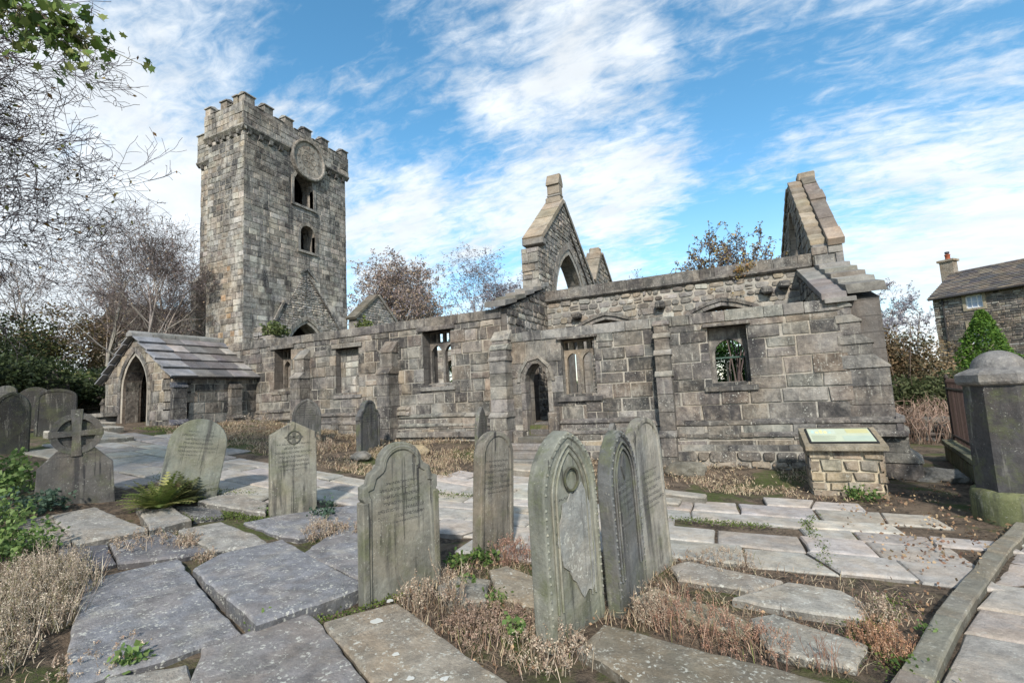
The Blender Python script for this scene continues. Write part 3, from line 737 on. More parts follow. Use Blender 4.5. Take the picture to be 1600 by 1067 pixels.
# ---------------------------------------------------------------- east gable at the right
GB = thing('east_gable', 'steep broken gable with stepped slab coping standing at the right end of the nave', 'ruined gable', (2.35, 17, .5))
F_b = frame((2.08, 0, 0), (0, 1, 0), (-1, 0, 0))
pg = [(14.0, .2), (20.6, .2), (20.6, 6.2), (17.15, 7.75), (16.85, 7.75), (14.0, 4.95)]
hb = [arch_hole(17.35, .85, 4.9, 5.6, 7.0)]
bm = NB(); slabwall(bm, F_b, pg, hb, .62, MORT, rev_c=GY)
masonry(bm, F_b, [pg], hb, (.15, .28), (.2, .5), .025, lambda u, v, r: pick(r, [(GY, 3), (TN, 2), (MD, 3)]), rng, gap=.02, jit=.014)
F_bs = frame((0, 14.0, 0), (1, 0, 0), (0, -1, 0))
masonry(bm, F_bs, [rect(2.04, 3.0, 2.7, 4.95)], [], (.22, .36), (.3, .5), .03, lambda u, v, r: pick(r, [(TN, 3), (GY, 3), (BR, 1)]), rng, gap=.018)
L('wall', bm, MW, GB)
bm = NB()
stepped_slope(bm, 14.1, 5.05, 16.85, 7.72, 2.06, 2.36, 9, TN, rng, .12, .02)
n = 7
for k in range(n):
    q, q2 = k / n, (k + 1) / n - .004
    ya, yb = 13.92 + 3.0 * q, 13.92 + 3.0 * q2; za, zb = 4.93 + 2.8 * q, 4.93 + 2.8 * q2; o_ = rng.uniform(.0, .03)
    prism(bm, [(2.39, ya + .01, za), (2.39, yb, zb), (2.39, yb - .07 - o_, zb + .13 + o_), (2.39, ya - .07 - o_, za + .13 + o_)], (.36 + rng.uniform(-.02, .03), 0, 0), jc(BR if k else TN, rng, .2), bev=.02)
box(bm, (2.32, 16.75, 7.72), (2.78, 17.2, 7.98), TN, bev=.03); stepped_slope(bm, 20.7, 6.15, 17.1, 7.6, 2.06, 2.8, 7, TN, rng, .14, .06)
L('coping', bm, M_roof, GB)
# sloping end of the right aisle
EB = thing('aisle_end_wall', 'sloping wall end with overlapping slab coping at the right corner, below the east gable', 'ruined wall', (2.3, 12.5, 0))
bm = NB(); F_c = frame((1.72, 0, 0), (0, 1, 0), (-1, 0, 0)); pg = [(11.02, 0), (13.98, 0), (13.98, 4.2), (11.02, 3.15)]
slabwall(bm, F_c, pg, [], .88, MORT, rev_c=MD); masonry(bm, F_c, [pg], [], (.15, .28), (.2, .5), .03, pal_rub, rng, gap=.02, jit=.016); L('wall', bm, MW, EB)
bm = NB(); gs = []
for k in range(2):
    q, q2 = k / 2, (k + 1) / 2
    ya, yb = 10.95 + 3.0 * q, 10.95 + 3.0 * q2; za, zb = 3.17 + 1.12 * q, 3.17 + 1.12 * q2
    prism(bm, [(1.66, ya - .06, za), (1.66, yb, zb), (1.66, yb, zb + .15), (1.66, ya - .06, za + .13)], (.42, 0, 0), jc(GY, rng, .1), bev=.02)
prism(bm, [(1.7, 10.86, 3.1), (1.7, 11.2, 3.16), (1.7, 11.2, 3.24), (1.7, 10.86, 3.19)], (.52, 0, 0), GY, bev=.02)
stepped_slope(bm, 10.95, 3.26, 14.0, 4.42, 2.12, 2.62, 5, GY, rng, .16, .06)
L('coping', bm, M_roof, EB)
# far wall of the church, seen only through openings
FW = thing('far_aisle_wall', 'rubble far wall of the roofless church glimpsed through the window openings', 'ruined wall', (-9, 21.9, .9))
bm = NB(); F_f = frame((0, 21.8, 0), (1, 0, 0), (0, -1, 0))
hs_ = [arch_hole(x, .6, 2.0, 3.0, 3.6) for x in (-17, -13.5, -10, -6.9, -3)] + [arch_hole(-.15, 1.0, 1.5, 3.2, 3.95)]
slabwall(bm, F_f, rect(-20.6, .4, 2.0, 4.2), hs_, .6, MORT, rev_c=GY); masonry(bm, F_f, [rect(-20.6, .8, 2.0, 4.2)], hs_, (.2, .34), (.3, .7), .03, pal_rub, rng, gap=.02, jit=.012)
L('wall', bm, [M_rub, M_core, M_rub], FW)
# ================================================================ TOWER
TW = thing('church_tower', 'tall square battlemented stone tower with a round clock stone and blackened streaks', 'tower', (-22, 18.5, 1))
F_te = frame((-20.7, 0, 0), (0, 1, 0), (1, 0, 0)); F_ts = frame((0, 15, 0), (1, 0, 0), (0, -1, 0)); F_tb = frame((0, 16.4, 0), (1, 0, 0), (0, -1, 0))
YT0, YT1 = 15.0, 21.7
MT = [M_tow, M_core, M_tow]
hbel = arch_hole(18.55, .66, 12.5, 13.6, 14.5); hlow = arch_hole(18.8, .5, 10.0, 10.95, 11.45)
tarch = arch_hole(18.7, 1.25, .6, 4.2, 6.0)
tri = [(15.3, 3.2), (22.0, 3.2), (21.6, 5.4), (18.7, 8.95)]
bm = NB()
slabwall(bm, F_te, rect(YT0, 0, YT1, 15.5), [hbel, hlow, tarch], .85, MORT, rev_c=GY)
masonry(bm, F_te, [rect(YT0, 1.0, YT1, 15.5)], [hbel, hlow, ccw(tri)], (.24, .34), (.28, .68), .02, pal_twr_e, rng, gap=.016, rough_d=.01)
masonry(bm, F_te, [ccw(tri)], [arch_hole(18.7, 1.6, .6, 4.2, 6.42)], (.08, .15), (.14, .36), .05, pal_palerub, rng, gap=.02, jit=.017, rough_d=.02)
slabwall(bm, F_ts, rect(-23.4, 0, -21.55, 15.5), [], .85, MORT, rev_c=GY)
masonry(bm, F_ts, [rect(-23.4, 1.0, -20.7, 15.5)], [], (.24, .34), (.28, .62), .02, pal_twr_s, rng, gap=.016, rough_d=.01)
slabwall(bm, F_tb, rect(-26.2, 0, -23.4, 15.5), [], .85, MORT, rev_c=GY)
masonry(bm, F_tb, [rect(-26.2, 1.0, -23.4, 15.5)], [], (.24, .34), (.28, .6), .02, lambda u, v, r: pick(r, [(TN, 4), (MO, 4), (PL, 1), (MD, 1)]), rng, gap=.016)
box(bm, (-26.2, 20.85, 0), (-21.55, 21.7, 15.5), GY, mi=2); box(bm, (-26.2, 17.25, 0), (-25.4, 20.85, 15.5), GY, mi=2); box(bm, (-23.4, 15.85, 0), (-22.6, 17.2, 15.5), GY, mi=2)
L('wall', bm, MT, TW)
# parapet
bm = NB()
PO = .14
def para(F, u0, u1, pal):
    FF = lambda a, b, d=0: F(a, b, d + PO)
    slabwall(bm, FF, rect(u0, 15.45, u1, 16.62), [], .4, MORT, mi=1, rev_mi=2, rev_c=GY)
    masonry(bm, FF, [rect(u0, 15.45, u1, 16.62)], [], (.22, .32), (.3, .7), .02, pal, rng, gap=.014)
dk = lambda u, v, r: pick(r, [(MD, 5), (DK, 2), (GY, 2), (MO, 1)]); lt = lambda u, v, r: pick(r, [(TN, 3), (MO, 4), (MD, 2), (PL, 1)])
para(F_te, YT0 - PO, YT1 + PO, dk); para(F_ts, -23.4 - PO, -20.7 + PO, lt); para(F_tb, -26.2 - PO, -23.4, lt)
box(bm, (-26.3, 21.4, 15.45), (-20.6, 21.8, 16.62), GY, mi=2); box(bm, (-26.34, 16.3, 15.45), (-25.9, 21.8, 16.62), GY, mi=2); box(bm, (-26.1, 16.7, 15.3), (-21, 21.4, 15.42), MD, mi=2)
L('parapet', bm, MT, TW)
def merlon(F, u0, u1, col):
    b = NB(); FF = lambda a, z, d=0: F(a, z, d + PO)
    prism(b, [FF(u0, 16.622, .0), FF(u1, 16.622, .0), FF(u1, 16.622, -.4), FF(u0, 16.622, -.4)], (0, 0, .38), jc(col, rng), bev=.01)
    prism(b, [FF(u0 - .05, 17.005, .06), FF(u0 - .05, 17.005, -.46), FF(u0 - .05, 17.06, -.46), FF(u0 - .05, 17.16, -.2), FF(u0 - .05, 17.06, .06)], FF(u1 + .05, 0, 0) - FF(u0 - .05, 0, 0), jc(GY, rng), bev=.01)
    L('merlon', b, M_tow, TW)
def embr(F, u0, u1):
    b = NB(); FF = lambda a, z, d=0: F(a, z, d + PO)
    prism(b, [FF(u0, 16.622, .05), FF(u0, 16.622, -.44), FF(u0, 16.66, -.44), FF(u0, 16.72, -.2), FF(u0, 16.66, .05)], FF(u1, 0, 0) - FF(u0, 0, 0), jc(MD, rng)); return b
mm = [(14.9, 15.45), (16.0, 16.5), (17.25, 17.75), (18.5, 19.0), (19.75, 20.25), (21.35, 21.8)]
for a, b in mm: merlon(F_te, a, b, MD)
b0 = NB(); b0.free()
for i in range(5): L('embrasure_sill', embr(F_te, mm[i][1] + .06, mm[i + 1][0] - .06), M_tow, TW)
for a, b in ((-21.35, -21.05), (-22.3, -21.85), (-23.5, -23.1)): merlon(F_ts, a, b, TN)
for a, b in ((-26.35, -25.6), (-24.8, -24.2)): merlon(F_tb, a, b, TN)
L('embrasure_sill', embr(F_ts, -23.04, -22.36), M_tow, TW); L('embrasure_sill', embr(F_ts, -21.8, -21.4), M_tow, TW)
bm = NB()
def strc(F, u0, u1, col):
    prof = [(0, 15.2), (.06, 15.22), (.2, 15.38), (.2, 15.46), (0, 15.46)]
    prism(bm, [F(u0, z, a) for a, z in prof], F(u1, 0, 0) - F(u0, 0, 0), col)
    u = u0 + .3
    while u < u1 - .2:
        prism(bm, [F(u, 14.98, -.01), F(u, 15.05, .12), F(u, 15.26, .17), F(u, 15.26, -.01)], F(.2, 0, 0) - F(0, 0, 0), jc(DK, rng, .4)); u += rng.uniform(.5, .62)
strc(F_te, 19.98, YT1 + .18, MD); L('string_course', bm, M_tow, TW); bm = NB(); strc(F_te, YT0 - .18, 17.55, MD); strc(F_ts, -23.6, -20.52, MO); strc(F_tb, -26.4, -23.4, MO)
L('string_course', bm, M_tow, TW)
# clock stone
bm = NB(); cy, cz, cr = 18.78, 15.2, 1.14; N_ = 40
def circ(r, d): return [F_te(cy + r * math.cos(2 * math.pi * k / N_), cz + r * math.sin(2 * math.pi * k / N_), d) for k in range(N_)]
cols = ((.17, .155, .135), (.22, .20, .17))
prof = [(cr, 0), (cr + .02, .22), (cr - .03, .27), (cr - .10, .27), (cr - .15, .19), (.83 * cr, .18)]
rr_ = [[bm.verts.new(p) for p in circ(r, d)] for r, d in prof]
fs = []
for i in range(len(rr_) - 1):
    for k in range(N_): fs.append(bm.faces.new((rr_[i][k], rr_[i][(k + 1) % N_], rr_[i + 1][(k + 1) % N_], rr_[i + 1][k])))
paint(bm, fs, cols[0]); f = bm.faces.new(rr_[-1]); paint(bm, [f], cols[1]); bmesh.ops.recalc_face_normals(bm, faces=bm.faces[:])
L('clock_stone', bm, M_tow, TW)
bm = NB()
for k in range(12):
    a = 2 * math.pi * k / 12; r1, r2 = .66, .8
    u_, v_ = math.cos(a), math.sin(a)
    prism(bm, [F_te(cy + u_ * r1 - v_ * .03, cz + v_ * r1 + u_ * .03, .181), F_te(cy + u_ * r1 + v_ * .03, cz + v_ * r1 - u_ * .03, .181), F_te(cy + u_ * r2 + v_ * .03, cz + v_ * r2 - u_ * .03, .181), F_te(cy + u_ * r2 - v_ * .03, cz + v_ * r2 + u_ * .03, .181)], (.012, 0, 0), (.15, .12, .1))
for k in range(6):
    a = 2 * math.pi * k / 6; pts = [(cy + math.cos(a) * .3 + .2 * math.cos(q * math.pi / 6), cz + math.sin(a) * .3 + .2 * math.sin(q * math.pi / 6)) for q in range(13)]
    tube(bm, [F_te(p[0], p[1], .185) for p in pts], [.012] * 13, 4, (.16, .13, .105))
L('dial_carving', bm, M_tow, TW)
# window dressings
bm = NB(); ring(bm, F_te, arch_pts(18.8, .5, 10.95, 11.45), arch_pts(18.8, .66, 10.95, 11.64), -.3, .05, MO, rng, step=2)
for s in (-1, 1): box(bm, (-20.9, 18.8 + s * .58 - .08, 10.0), (-20.64, 18.8 + s * .58 + .08, 10.95), GY)
box(bm, (-20.9, 18.1, 9.86), (-20.6, 19.5, 9.99), MO)
bl = NB(); box(bl, (-21.15, 18.25, 9.9), (-21.05, 18.62, 11.2), (.03, .03, .032)); 
w_ = L('window', bm, M_tow, TW); link('shutter', bl, M_iron, w_)
bm = NB()
for s in (-1, 1): box(bm, (-20.95, 18.55 + s * .74 - .08, 12.5), (-20.64, 18.55 + s * .74 + .08, 14.0), GY)
box(bm, (-20.9, 17.7, 12.36), (-20.58, 19.4, 12.49), MO); ring(bm, F_te, arch_pts(18.55, .66, 13.6, 14.5), arch_pts(18.55, .82, 13.6, 14.7), -.3, .04, GY, rng, step=2)
L('belfry_opening', bm, M_tow, TW)
bm = NB()
for a, b, c_ in ((1.25, 1.4, -.12), (1.4, 1.6, .06)):
    ring(bm, F_te, arch_pts(18.7, a, 4.2, 6.0 + (a - 1.25) * 1.2, 8), arch_pts(18.7, b, 4.2, 6.0 + (b - 1.25) * 1.2, 8), -.4, c_, (.2, .19, .17), rng, step=1)
L('arch', bm, M_tow, TW)
bm = NB()
prism(bm, [F_te(18.75, 8.55, .05), F_te(18.85, 8.5, .05), F_te(21.55, 5.3, .05), F_te(21.45, 5.25, .05)], (.1, 0, 0), (.09, .085, .08)); prism(bm, [F_te(18.65, 8.95, .0), F_te(18.75, 9.1, .0), F_te(19.3, 8.6, .0), F_te(19.2, 8.5, .0)], (.12, 0, 0), GY)
prism(bm, [F_te(18.2, 8.75, .05), F_te(18.7, 9.05, .05), F_te(18.7, 8.95, .05), F_te(18.25, 8.66, .05)], (.08, 0, 0), GY); prism(bm, [F_te(16.6, 5.95, .0), F_te(16.7, 5.9, .0), F_te(17.3, 7.0, .0), F_te(17.2, 7.05, .0)], (.12, 0, 0), GY)
L('roof_crease', bm, M_tow, TW)
F_tw = frame((0, 16.4, 0), (1, 0, 0), (0, -1, 0))
o = buttress('buttress', F_tw, -26.3, -25.85, [(5.6, .7), (8.5, .4)], 1.0, None, MO, rng, mat=M_tow, course=.34); child_at(o, TW, (-22, 18.5, 1))
# broken stub of walling by the tower foot
SW = thing('wall_stub', 'ragged broken stub of rubble wall tufted with green plants at the tower foot', 'ruined wall', (-20, 16, 1))
bm = NB(); pg = [(-20.68, 1.0), (-18.9, 1.0), (-18.9, 4.3), (-19.3, 4.9), (-19.6, 4.9), (-19.7, 5.3), (-20.1, 5.35), (-20.68, 5.5)]
F_s = frame((0, 15.6, 0), (1, 0, 0), (0, -1, 0)); kps = [[(-20.68, 1.0), (-18.9, 1.0), (-18.9, 4.3), (-20.68, 5.45)]]
slabwall(bm, F_s, kps[0], [], .8, GY, rev_c=GY); masonry(bm, F_s, kps, [], (.12, .22), (.2, .5), .05, pal_palerub, rng, gap=.02, jit=.02, rough_d=.05)
masonry(bm, frame((-18.9, 0, 0), (0, 1, 0), (1, 0, 0)), [rect(15.6, 1, 16.4, 4.3)], [], (.12, .22), (.2, .5), .05, pal_palerub, rng, gap=.02, jit=.02, rough_d=.05)
for k in range(26):
    x = rng.uniform(-20.6, -18.9); z = 4.3 + (x + 18.9) * -.646; box(bm, (x - .16, 15.6 + rng.uniform(-.1, .5), z - .1), (x + .16, 16.1 + rng.uniform(0, .3), z + rng.uniform(.02, .22)), jc(GY, rng, .3), bev=.03, jit=.03, rng=rng)
L('wall', bm, [M_rub, M_core, M_rub], SW)
# small pale gable right of the tower
GD = thing('small_gable', 'low pale rubble gable with dark sloping coping immediately right of the tower', 'ruined gable', (-20.3, 23.4, 1))
bm = NB(); F_d = frame((-20.0, 0, 0), (0, 1, 0), (1, 0, 0)); pg = [(21.75, 1), (25.8, 1), (25.8, 6.3), (23.65, 8.2), (21.75, 6.6)]
slabwall(bm, F_d, pg, [], .6, MORT, rev_c=GY); masonry(bm, F_d, [pg], [], (.1, .18), (.16, .4), .03, pal_palerub, rng, gap=.02, jit=.018); L('wall', bm, [M_rub, M_core, M_rub], GD)
bm = NB(); gslope(bm, 21.6, 6.5, 23.65, 8.2, -20.65, -19.9, 4, (.12, .11, .09)); gslope(bm, 23.65, 8.2, 25.9, 6.25, -20.65, -19.9, 4, (.2, .19, .17)); L('coping', bm, M_roof, GD)

# ================================================================ PORCH
PR = thing('stone_porch', 'small gabled stone porch with a tall pointed doorway and big stone slates', 'porch', (-16.2, 9.6, 1.2))
PX0, PX1, PY0, PXC = -17.95, -14.5, 8.38, -16.35
EZ, RZ = 2.72, 4.02
F_ps = frame((0, PY0, 0), (1, 0, 0), (0, -1, 0)); F_pe = frame((PX1, 0, 0), (0, 1, 0), (1, 0, 0)); F_pw = frame((PX0, 0, 0), (0, -1, 0), (-1, 0, 0))
dh = arch_hole(-16.38, .62, .9, 2.35, 3.42); dO = arch_hole(-16.38, .8, .9, 2.35, 3.62)
gp = [(PX0, .9), (PX1, .9), (PX1, EZ), (PXC, RZ), (PX0, EZ)]
palp = lambda u, v, r: pick(r, [(MD, 3), (BR, 3), (TN, 3), (GY, 2), (DK, 1.2)])
palpe = lambda u, v, r: pick(r, [(MD, 3), (DK, 2.6), (GY, 2.5), (BR, 1)])
bm = NB()
slabwall(bm, F_ps, [(PX0, .9), (-17.0, .9)] + arch_pts(-16.38, .62, 2.35, 3.42)[::-1] + [(-15.76, .9), (PX1, .9), (PX1, EZ), (PXC, RZ), (PX0, EZ)], [], .5, MORT, rev_c=BR)
masonry(bm, F_ps, [gp], [dO], (.18, .34), (.24, .5), .02, palp, rng, gap=.014)
slabwall(bm, F_pe, rect(PY0, .6, 11, EZ + .02), [], .45, MORT, rev_c=GY); masonry(bm, F_pe, [rect(PY0, 1.3, 11, EZ)], [], (.24, .4), (.3, .6), .02, palpe, rng, gap=.014)
box(bm, (PX0, PY0 + .5, .6), (PX0 + .45, 11, EZ), GY, mi=2)
masonry(bm, F_pw, [rect(-11, .9, -PY0, EZ)], [], (.24, .4), (.3, .6), .02, palpe, rng, gap=.014)
masonry(bm, lambda a, b, d=0: F_pe(a, b, d + .06), [rect(PY0 - .06, .75, 11, 1.32)], [], (.2, .3), (.4, .8), .03, palpe, rng); box(bm, (PX1, PY0, .6), (PX1 + .06, 11, 1.3), MORT, mi=1)
L('wall', bm, MW, PR)
bm = NB(); 
ring(bm, F_ps, arch_pts(-16.38, .62, 2.35, 3.42, 8), arch_pts(-16.38, .72, 2.35, 3.53, 8), -.43, -.08, BR, rng, step=2); ring(bm, F_ps, arch_pts(-16.38, .72, 2.35, 3.53, 8), arch_pts(-16.38, .86, 2.35, 3.68, 8), -.2, .035, MD, rng, step=2)
for s in (-1, 1):
    box(bm, (-16.38 + s * .66 - .05, PY0 + .08, .9), (-16.38 + s * .66 + .05, PY0 + .43, 2.35), BR); box(bm, (-16.38 + s * .79 - .07, PY0 - .03, .9), (-16.38 + s * .79 + .07, PY0 + .2, 2.35), jc(MD, rng))
L('door_arch', bm, M_ash, PR)
# inner: near-black leaf added on the right, its colour standing in for interior shade
bm = NB()
box(bm, (-16.28, PY0 + .54, 1.1), (-15.7, PY0 + .6, 3.5), (.03, .034, .03)); box(bm, (-16.24, PY0 + .5, 1.9), (-15.76, PY0 + .54, 2.0), (.02, .02, .02))
L('door_void', bm, M_bark, PR)
bm = NB(); coping(bm, F_ps, -18.45, -17.15, 1.62, 1.74, -.1, .42, GY, rng, (.6, 1.0)); box(bm, (-18.3, PY0 - .32, 1.0), (-17.25, PY0 + .1, 1.62), MD, bev=.03); L('stone_bench', bm, M_ash, PR)
o = buttress('buttress', F_pe, PY0 + 1.62, PY0 + 1.98, [(1.35, .3), (2.3, .2)], .8, None, MD, rng, cap_c=DK); child_at(o, PR, (-16.2, 9.6, 1.2))
o = buttress('buttress', F_pe, PY0 - .05, PY0 + .32, [(1.3, .25), (2.35, .13)], .8, None, DK, rng, cap_c=(.06, .065, .09)); child_at(o, PR, (-16.2, 9.6, 1.2))
o = buttress('buttress', F_pw, -PY0 - .3, -PY0 + .05, [(1.5, .3), (2.0, .15)], .8, None, DK, rng); child_at(o, PR, (-16.2, 9.6, 1.2))
# roof slates
def slate_roof(name, sgn, parent):
    bm = NB(); xe = PXC + sgn * (1.85 + .18) if sgn > 0 else PX0 - .2
    ze = EZ + .02 - .0
    slope = (RZ - EZ) / (PX1 - PXC) if sgn > 0 else (RZ - EZ) / (PXC - PX0)
    xe = (PX1 + .13) if sgn > 0 else (PX0 - .13); ze = EZ - .13 * slope
    top = Vector((PXC, 0, RZ + .03)); bot = Vector((xe, 0, ze + .03)); n = 5; d = bot - top; nn = Vector((-d.z * (1 if sgn > 0 else -1), 0, abs(d.x))).normalized()
    if nn.z < 0: nn = -nn
    cm = [(.12, .115, .115), (.14, .13, .125), (.165, .155, .15), (.23, .215, .205), (.12, .112, .112)]
    for k in range(n):
        qa, qb = k / n, (k + 1) / n + .035
        y = PY0 - .2
        while y < 11.0:
            ln = rng.uniform(.3, .62) if y > PY0 else .75
            if k in (0, 2) and y <= PY0: pass
            e = min(y + ln, 11.02)
            a, b = top + d * qa, top + d * qb
            lift_a, lift_b = .012, .065 + rng.uniform(0, .012)
            if y <= PY0: lift_b += .02
            col = (.2, .205, .22) if y <= PY0 else jc(rng.choice(cm), rng, .25)
            pts = [Vector((a.x, y + .006, a.z)) + nn * lift_a, Vector((b.x, y + .006, b.z)) + nn * lift_b, Vector((b.x, y + .006, b.z)) + nn * (lift_b - .045), Vector((a.x, y + .006, a.z)) + nn * (lift_a - .03)]
            prism(bm, pts, (0, e - y - .012, 0), col, bev=.005)
            y = e
    under = [Vector((top.x, PY0 - .05, top.z)), Vector((bot.x, PY0 - .05, bot.z)), Vector((bot.x, PY0 - .05, bot.z - .06)), Vector((top.x, PY0 - .05, top.z - .08))]
    prism(bm, under, (0, 2.62 + .05, 0), (.08, .075, .075))
    L(name, bm, M_roof, parent)
slate_roof('roof', 1, PR); slate_roof('roof', -1, PR)
bm = NB(); y = PY0 - .22
while y < 10.95:
    e = min(y + rng.uniform(.6, .8), 11.02)
    prism(bm, [(PXC - .16, y, RZ - .04), (PXC + .16, y, RZ - .04), (PXC + .14, y, RZ + .06), (PXC, y, RZ + .14), (PXC - .14, y, RZ + .06)], (0, e - y - .02, 0), jc(GY, rng), bev=.01); y = e
L('ridge', bm, M_roof, PR)

# ================================================================ HOUSE far right
HC, HA, HN = Vector((11.7, 38.2, 0)), Vector((.768, -.64, 0)), Vector((-.64, -.768, 0))
HO = thing('stone_house', 'two storey stone house with slate roof, chimney and white sash windows', 'house', (16, 38, 0))
F_h = frame(HC, HA, HN)
hw_ = [rect(1.57, 5.25, 2.36, 6.02), rect(1.57, 3.0, 2.46, 4.38), rect(6.0, 5.2, 6.8, 6.0), rect(6.0, 3.0, 6.9, 4.3)]
bm = NB(); slabwall(bm, F_h, rect(0, -1, 14, 6.25), hw_, .4, (.2, .17, .15), rev_c=TN)
masonry(bm, F_h, [rect(0, -.5, 14, 6.2)], [rect(p[0][0] - .13, p[0][1] - .1, p[2][0] + .13, p[2][1] + .14) for p in hw_], (.1, .19), (.22, .62), .03, lambda u, v, r: pick(r, [(DK, 2), (MD, 3), (BR, 3), (TN, 4), (PL, 1.5)]) if u > .35 else pick(r, [(TN, 2), (PL, 2)]), rng, gap=.03, jit=.01, bev=.01)
F_hs = frame(HC, -HN, -HA)
gpo = [(0, -1), (6.6, -1), (6.6, 6.2), (3.3, 8.05), (0, 6.2)]
slabwall(bm, F_hs, gpo, [], .4, (.2, .17, .15), rev_c=TN); masonry(bm, F_hs, [gpo], [], (.12, .22), (.25, .7), .03, lambda u, v, r: pick(r, [(DK, 1), (MD, 4), (BR, 3), (TN, 2.5)]), rng, gap=.03)
L('wall', bm, MW, HO)
bm = NB(); e0 = F_h(-.15, 6.14, .3); rd = F_h(-.15, 8.1, -3.3); bk = F_h(-.15, 6.14, -6.9)
for (p, q) in ((rd, e0), (rd, bk)):
    d = q - p; nn = d.cross(HA).normalized(); nn = nn if nn.z > 0 else -nn
    rows = 16
    for k in range(rows):
        a, b = p + d * (k / rows), p + d * ((k + 1) / rows + .02); s = 0
        while s < 14.3:
            ln = rng.uniform(.35, .75); s2 = min(14.3, s + ln)
            prism(bm, [a + HA * s + nn * .02, b + HA * s + nn * .08, b + HA * s + nn * .03, a + HA * s - nn * .01], HA * (s2 - s - .012), jc(rng.choice([(.1, .095, .1), (.14, .125, .11), (.19, .16, .13)]), rng, .2)); s = s2
L('roof', bm, M_roof, HO)
bm = NB(); c0 = F_h(-.25, 0, -3.3)
def obox(bm, o, s0, s1, b0, b1, z0, z1, c, bev=0):
    pts = [o + HA * s0 + HN * b0 + AZ * z0, o + HA * s1 + HN * b0 + AZ * z0, o + HA * s1 + HN * b1 + AZ * z0, o + HA * s0 + HN * b1 + AZ * z0]
    prism(bm, pts, (0, 0, z1 - z0), c, bev=bev)
obox(bm, c0, -.38, .34, -.3, .3, 6.5, 8.85, TN, .02); obox(bm, c0, -.48, .44, -.4, .4, 8.85, 9.0, (.25, .2, .14), .02)
ch = L('chimney', bm, M_rub, HO)
bm = NB(); lathe(bm, (c0.x, c0.y, 9.0), [(.15, 0), (.14, .3), (.17, .32), (.17, .36)], 10, (.35, .1, .05)); lathe(bm, (c0.x, c0.y, 9.4), [(.1, 0), (.13, .05), (.13, .15)], 10, (.05, .05, .06)); o = link('chimney_pot', bm, M_paint, ch)
bm = NB(); tube(bm, [F_h(.5, 6.1, .1), F_h(.5, -.5, .1)], [.05, .05], 6, (.03, .028, .028)); L('drainpipe', bm, M_iron, HO)
bm = NB(); tube(bm, [F_h(-.1, 6.1, .36), F_h(14.2, 6.1, .36)], [.06, .06], 6, (.05, .045, .045)); L('gutter', bm, M_iron, HO)
for p in hw_:
    (x0, z0), (x1, _), (_, z1) = p[0], p[1], p[2]
    bm = NB()
    for a, b, c_, d in ((x0, z0, x0 + .06, z1), (x1 - .06, z0, x1, z1), (x0, z0, x1, z0 + .06), (x0, z1 - .06, x1, z1), (x0 + (x1 - x0) * .33 - .02, z0, x0 + (x1 - x0) * .33 + .02, z1), (x0 + (x1 - x0) * .67 - .02, z0, x0 + (x1 - x0) * .67 + .02, z1), (x0, (z0 + z1) / 2 - .015, x1, (z0 + z1) / 2 + .015)):
        prism(bm, [F_h(a, b, -.02), F_h(c_, b, -.02), F_h(c_, d, -.02), F_h(a, d, -.02)], HN * -.05, (.75, .75, .74))
    wo = L('window', bm, M_paint, HO)
    bm = NB(); prism(bm, [F_h(x0, z0, -.06), F_h(x1, z0, -.06), F_h(x1, z1, -.06), F_h(x0, z1, -.06)], HN * -.02, (.40, .46, .55)); link('pane', bm, M_iron, wo)
    bm = NB()
    for a, b, c_, d in ((x0 - .14, z0 - .12, x1 + .14, z0), (x0 - .14, z0, x0, z1 + .0), (x1, z0, x1 + .14, z1), (x0 - .14, z1, x1 + .14, z1 + .16)):
        prism(bm, [F_h(a, b, -.1), F_h(c_, b, -.1), F_h(c_, d, -.1), F_h(a, d, -.1)], HN * .17, (.34, .29, .2))
    link('surround', bm, M_rub, wo)
# distant long building on the hillside at the left
FB = thing('hillside_building', 'brown roofed building with a chimney half hidden behind bare trees at left', 'building', (-62, 34, 6))
bm = NB(); box(bm, (-66, 29.5, 3), (-58, 43, 10.2), (.16, .13, .1)); L('wall', bm, M_rub, FB)
bm = NB(); prism(bm, [(-67, 29.2, 10.1), (-57, 29.2, 10.1), (-62, 29.2, 14.0)], (0, 14.2, 0), (.10, .085, .065)); L('roof', bm, M_roof, FB)
bm = NB(); box(bm, (-62.8, 29.3, 11), (-61.2, 30.3, 15.1), (.17, .13, .1), bev=.05); L('chimney', bm, M_rub, FB)
# ================================================================ GROUND
def ground_mat():
    mt = bpy.data.materials.new('churchyard_ground'); mt.use_nodes = True
    t = NT(mt.node_tree); t.n.clear()
    P = t.N('ShaderNodeTexCoord').outputs['Object']
    n1, n2, n3 = t.noise(P, 0.8, 7, 0.65, .3), t.noise(P, 22, 9, 0.75), t.noise(P, 3.2, 7, 0.7, .5)
    c = t.mix(t.smooth(n3, .38, .62), (.055, .045, .036, 1), (.17, .13, .095, 1))
    c = t.mix(t.smooth(n2, .45, .62, 0, .55), c, (.23, .18, .13, 1))
    c = t.mix(t.math('MULTIPLY', t.smooth(n1, .5, .6), t.smooth(n2, .3, .6)), c, (.075, .10, .03, 1))
    x, y, z = [t.N('ShaderNodeSeparateXYZ', {0: P}).outputs[i] for i in range(3)]
    far = t.math('MAXIMUM', t.smooth(x, -18.5, -21, 0, 1), t.smooth(y, 17, 24, 0, 1))
    c = t.mix(t.math('MULTIPLY', far, t.smooth(n3, .3, .5)), c, (.085, .12, .032, 1))
    h = t.math('ADD', n2, t.math('MULTIPLY', n3, 1.5))
    bs = t.N('ShaderNodeBsdfPrincipled', {'Base Color': c, 'Roughness': .95, 'Normal': t.N('ShaderNodeBump', {'Strength': .9, 'Distance': .05, 'Height': h}).outputs[0]}); bs.inputs['Specular IOR Level'].default_value = .1
    t.N('ShaderNodeOutputMaterial', {0: bs.outputs[0]}); return mt
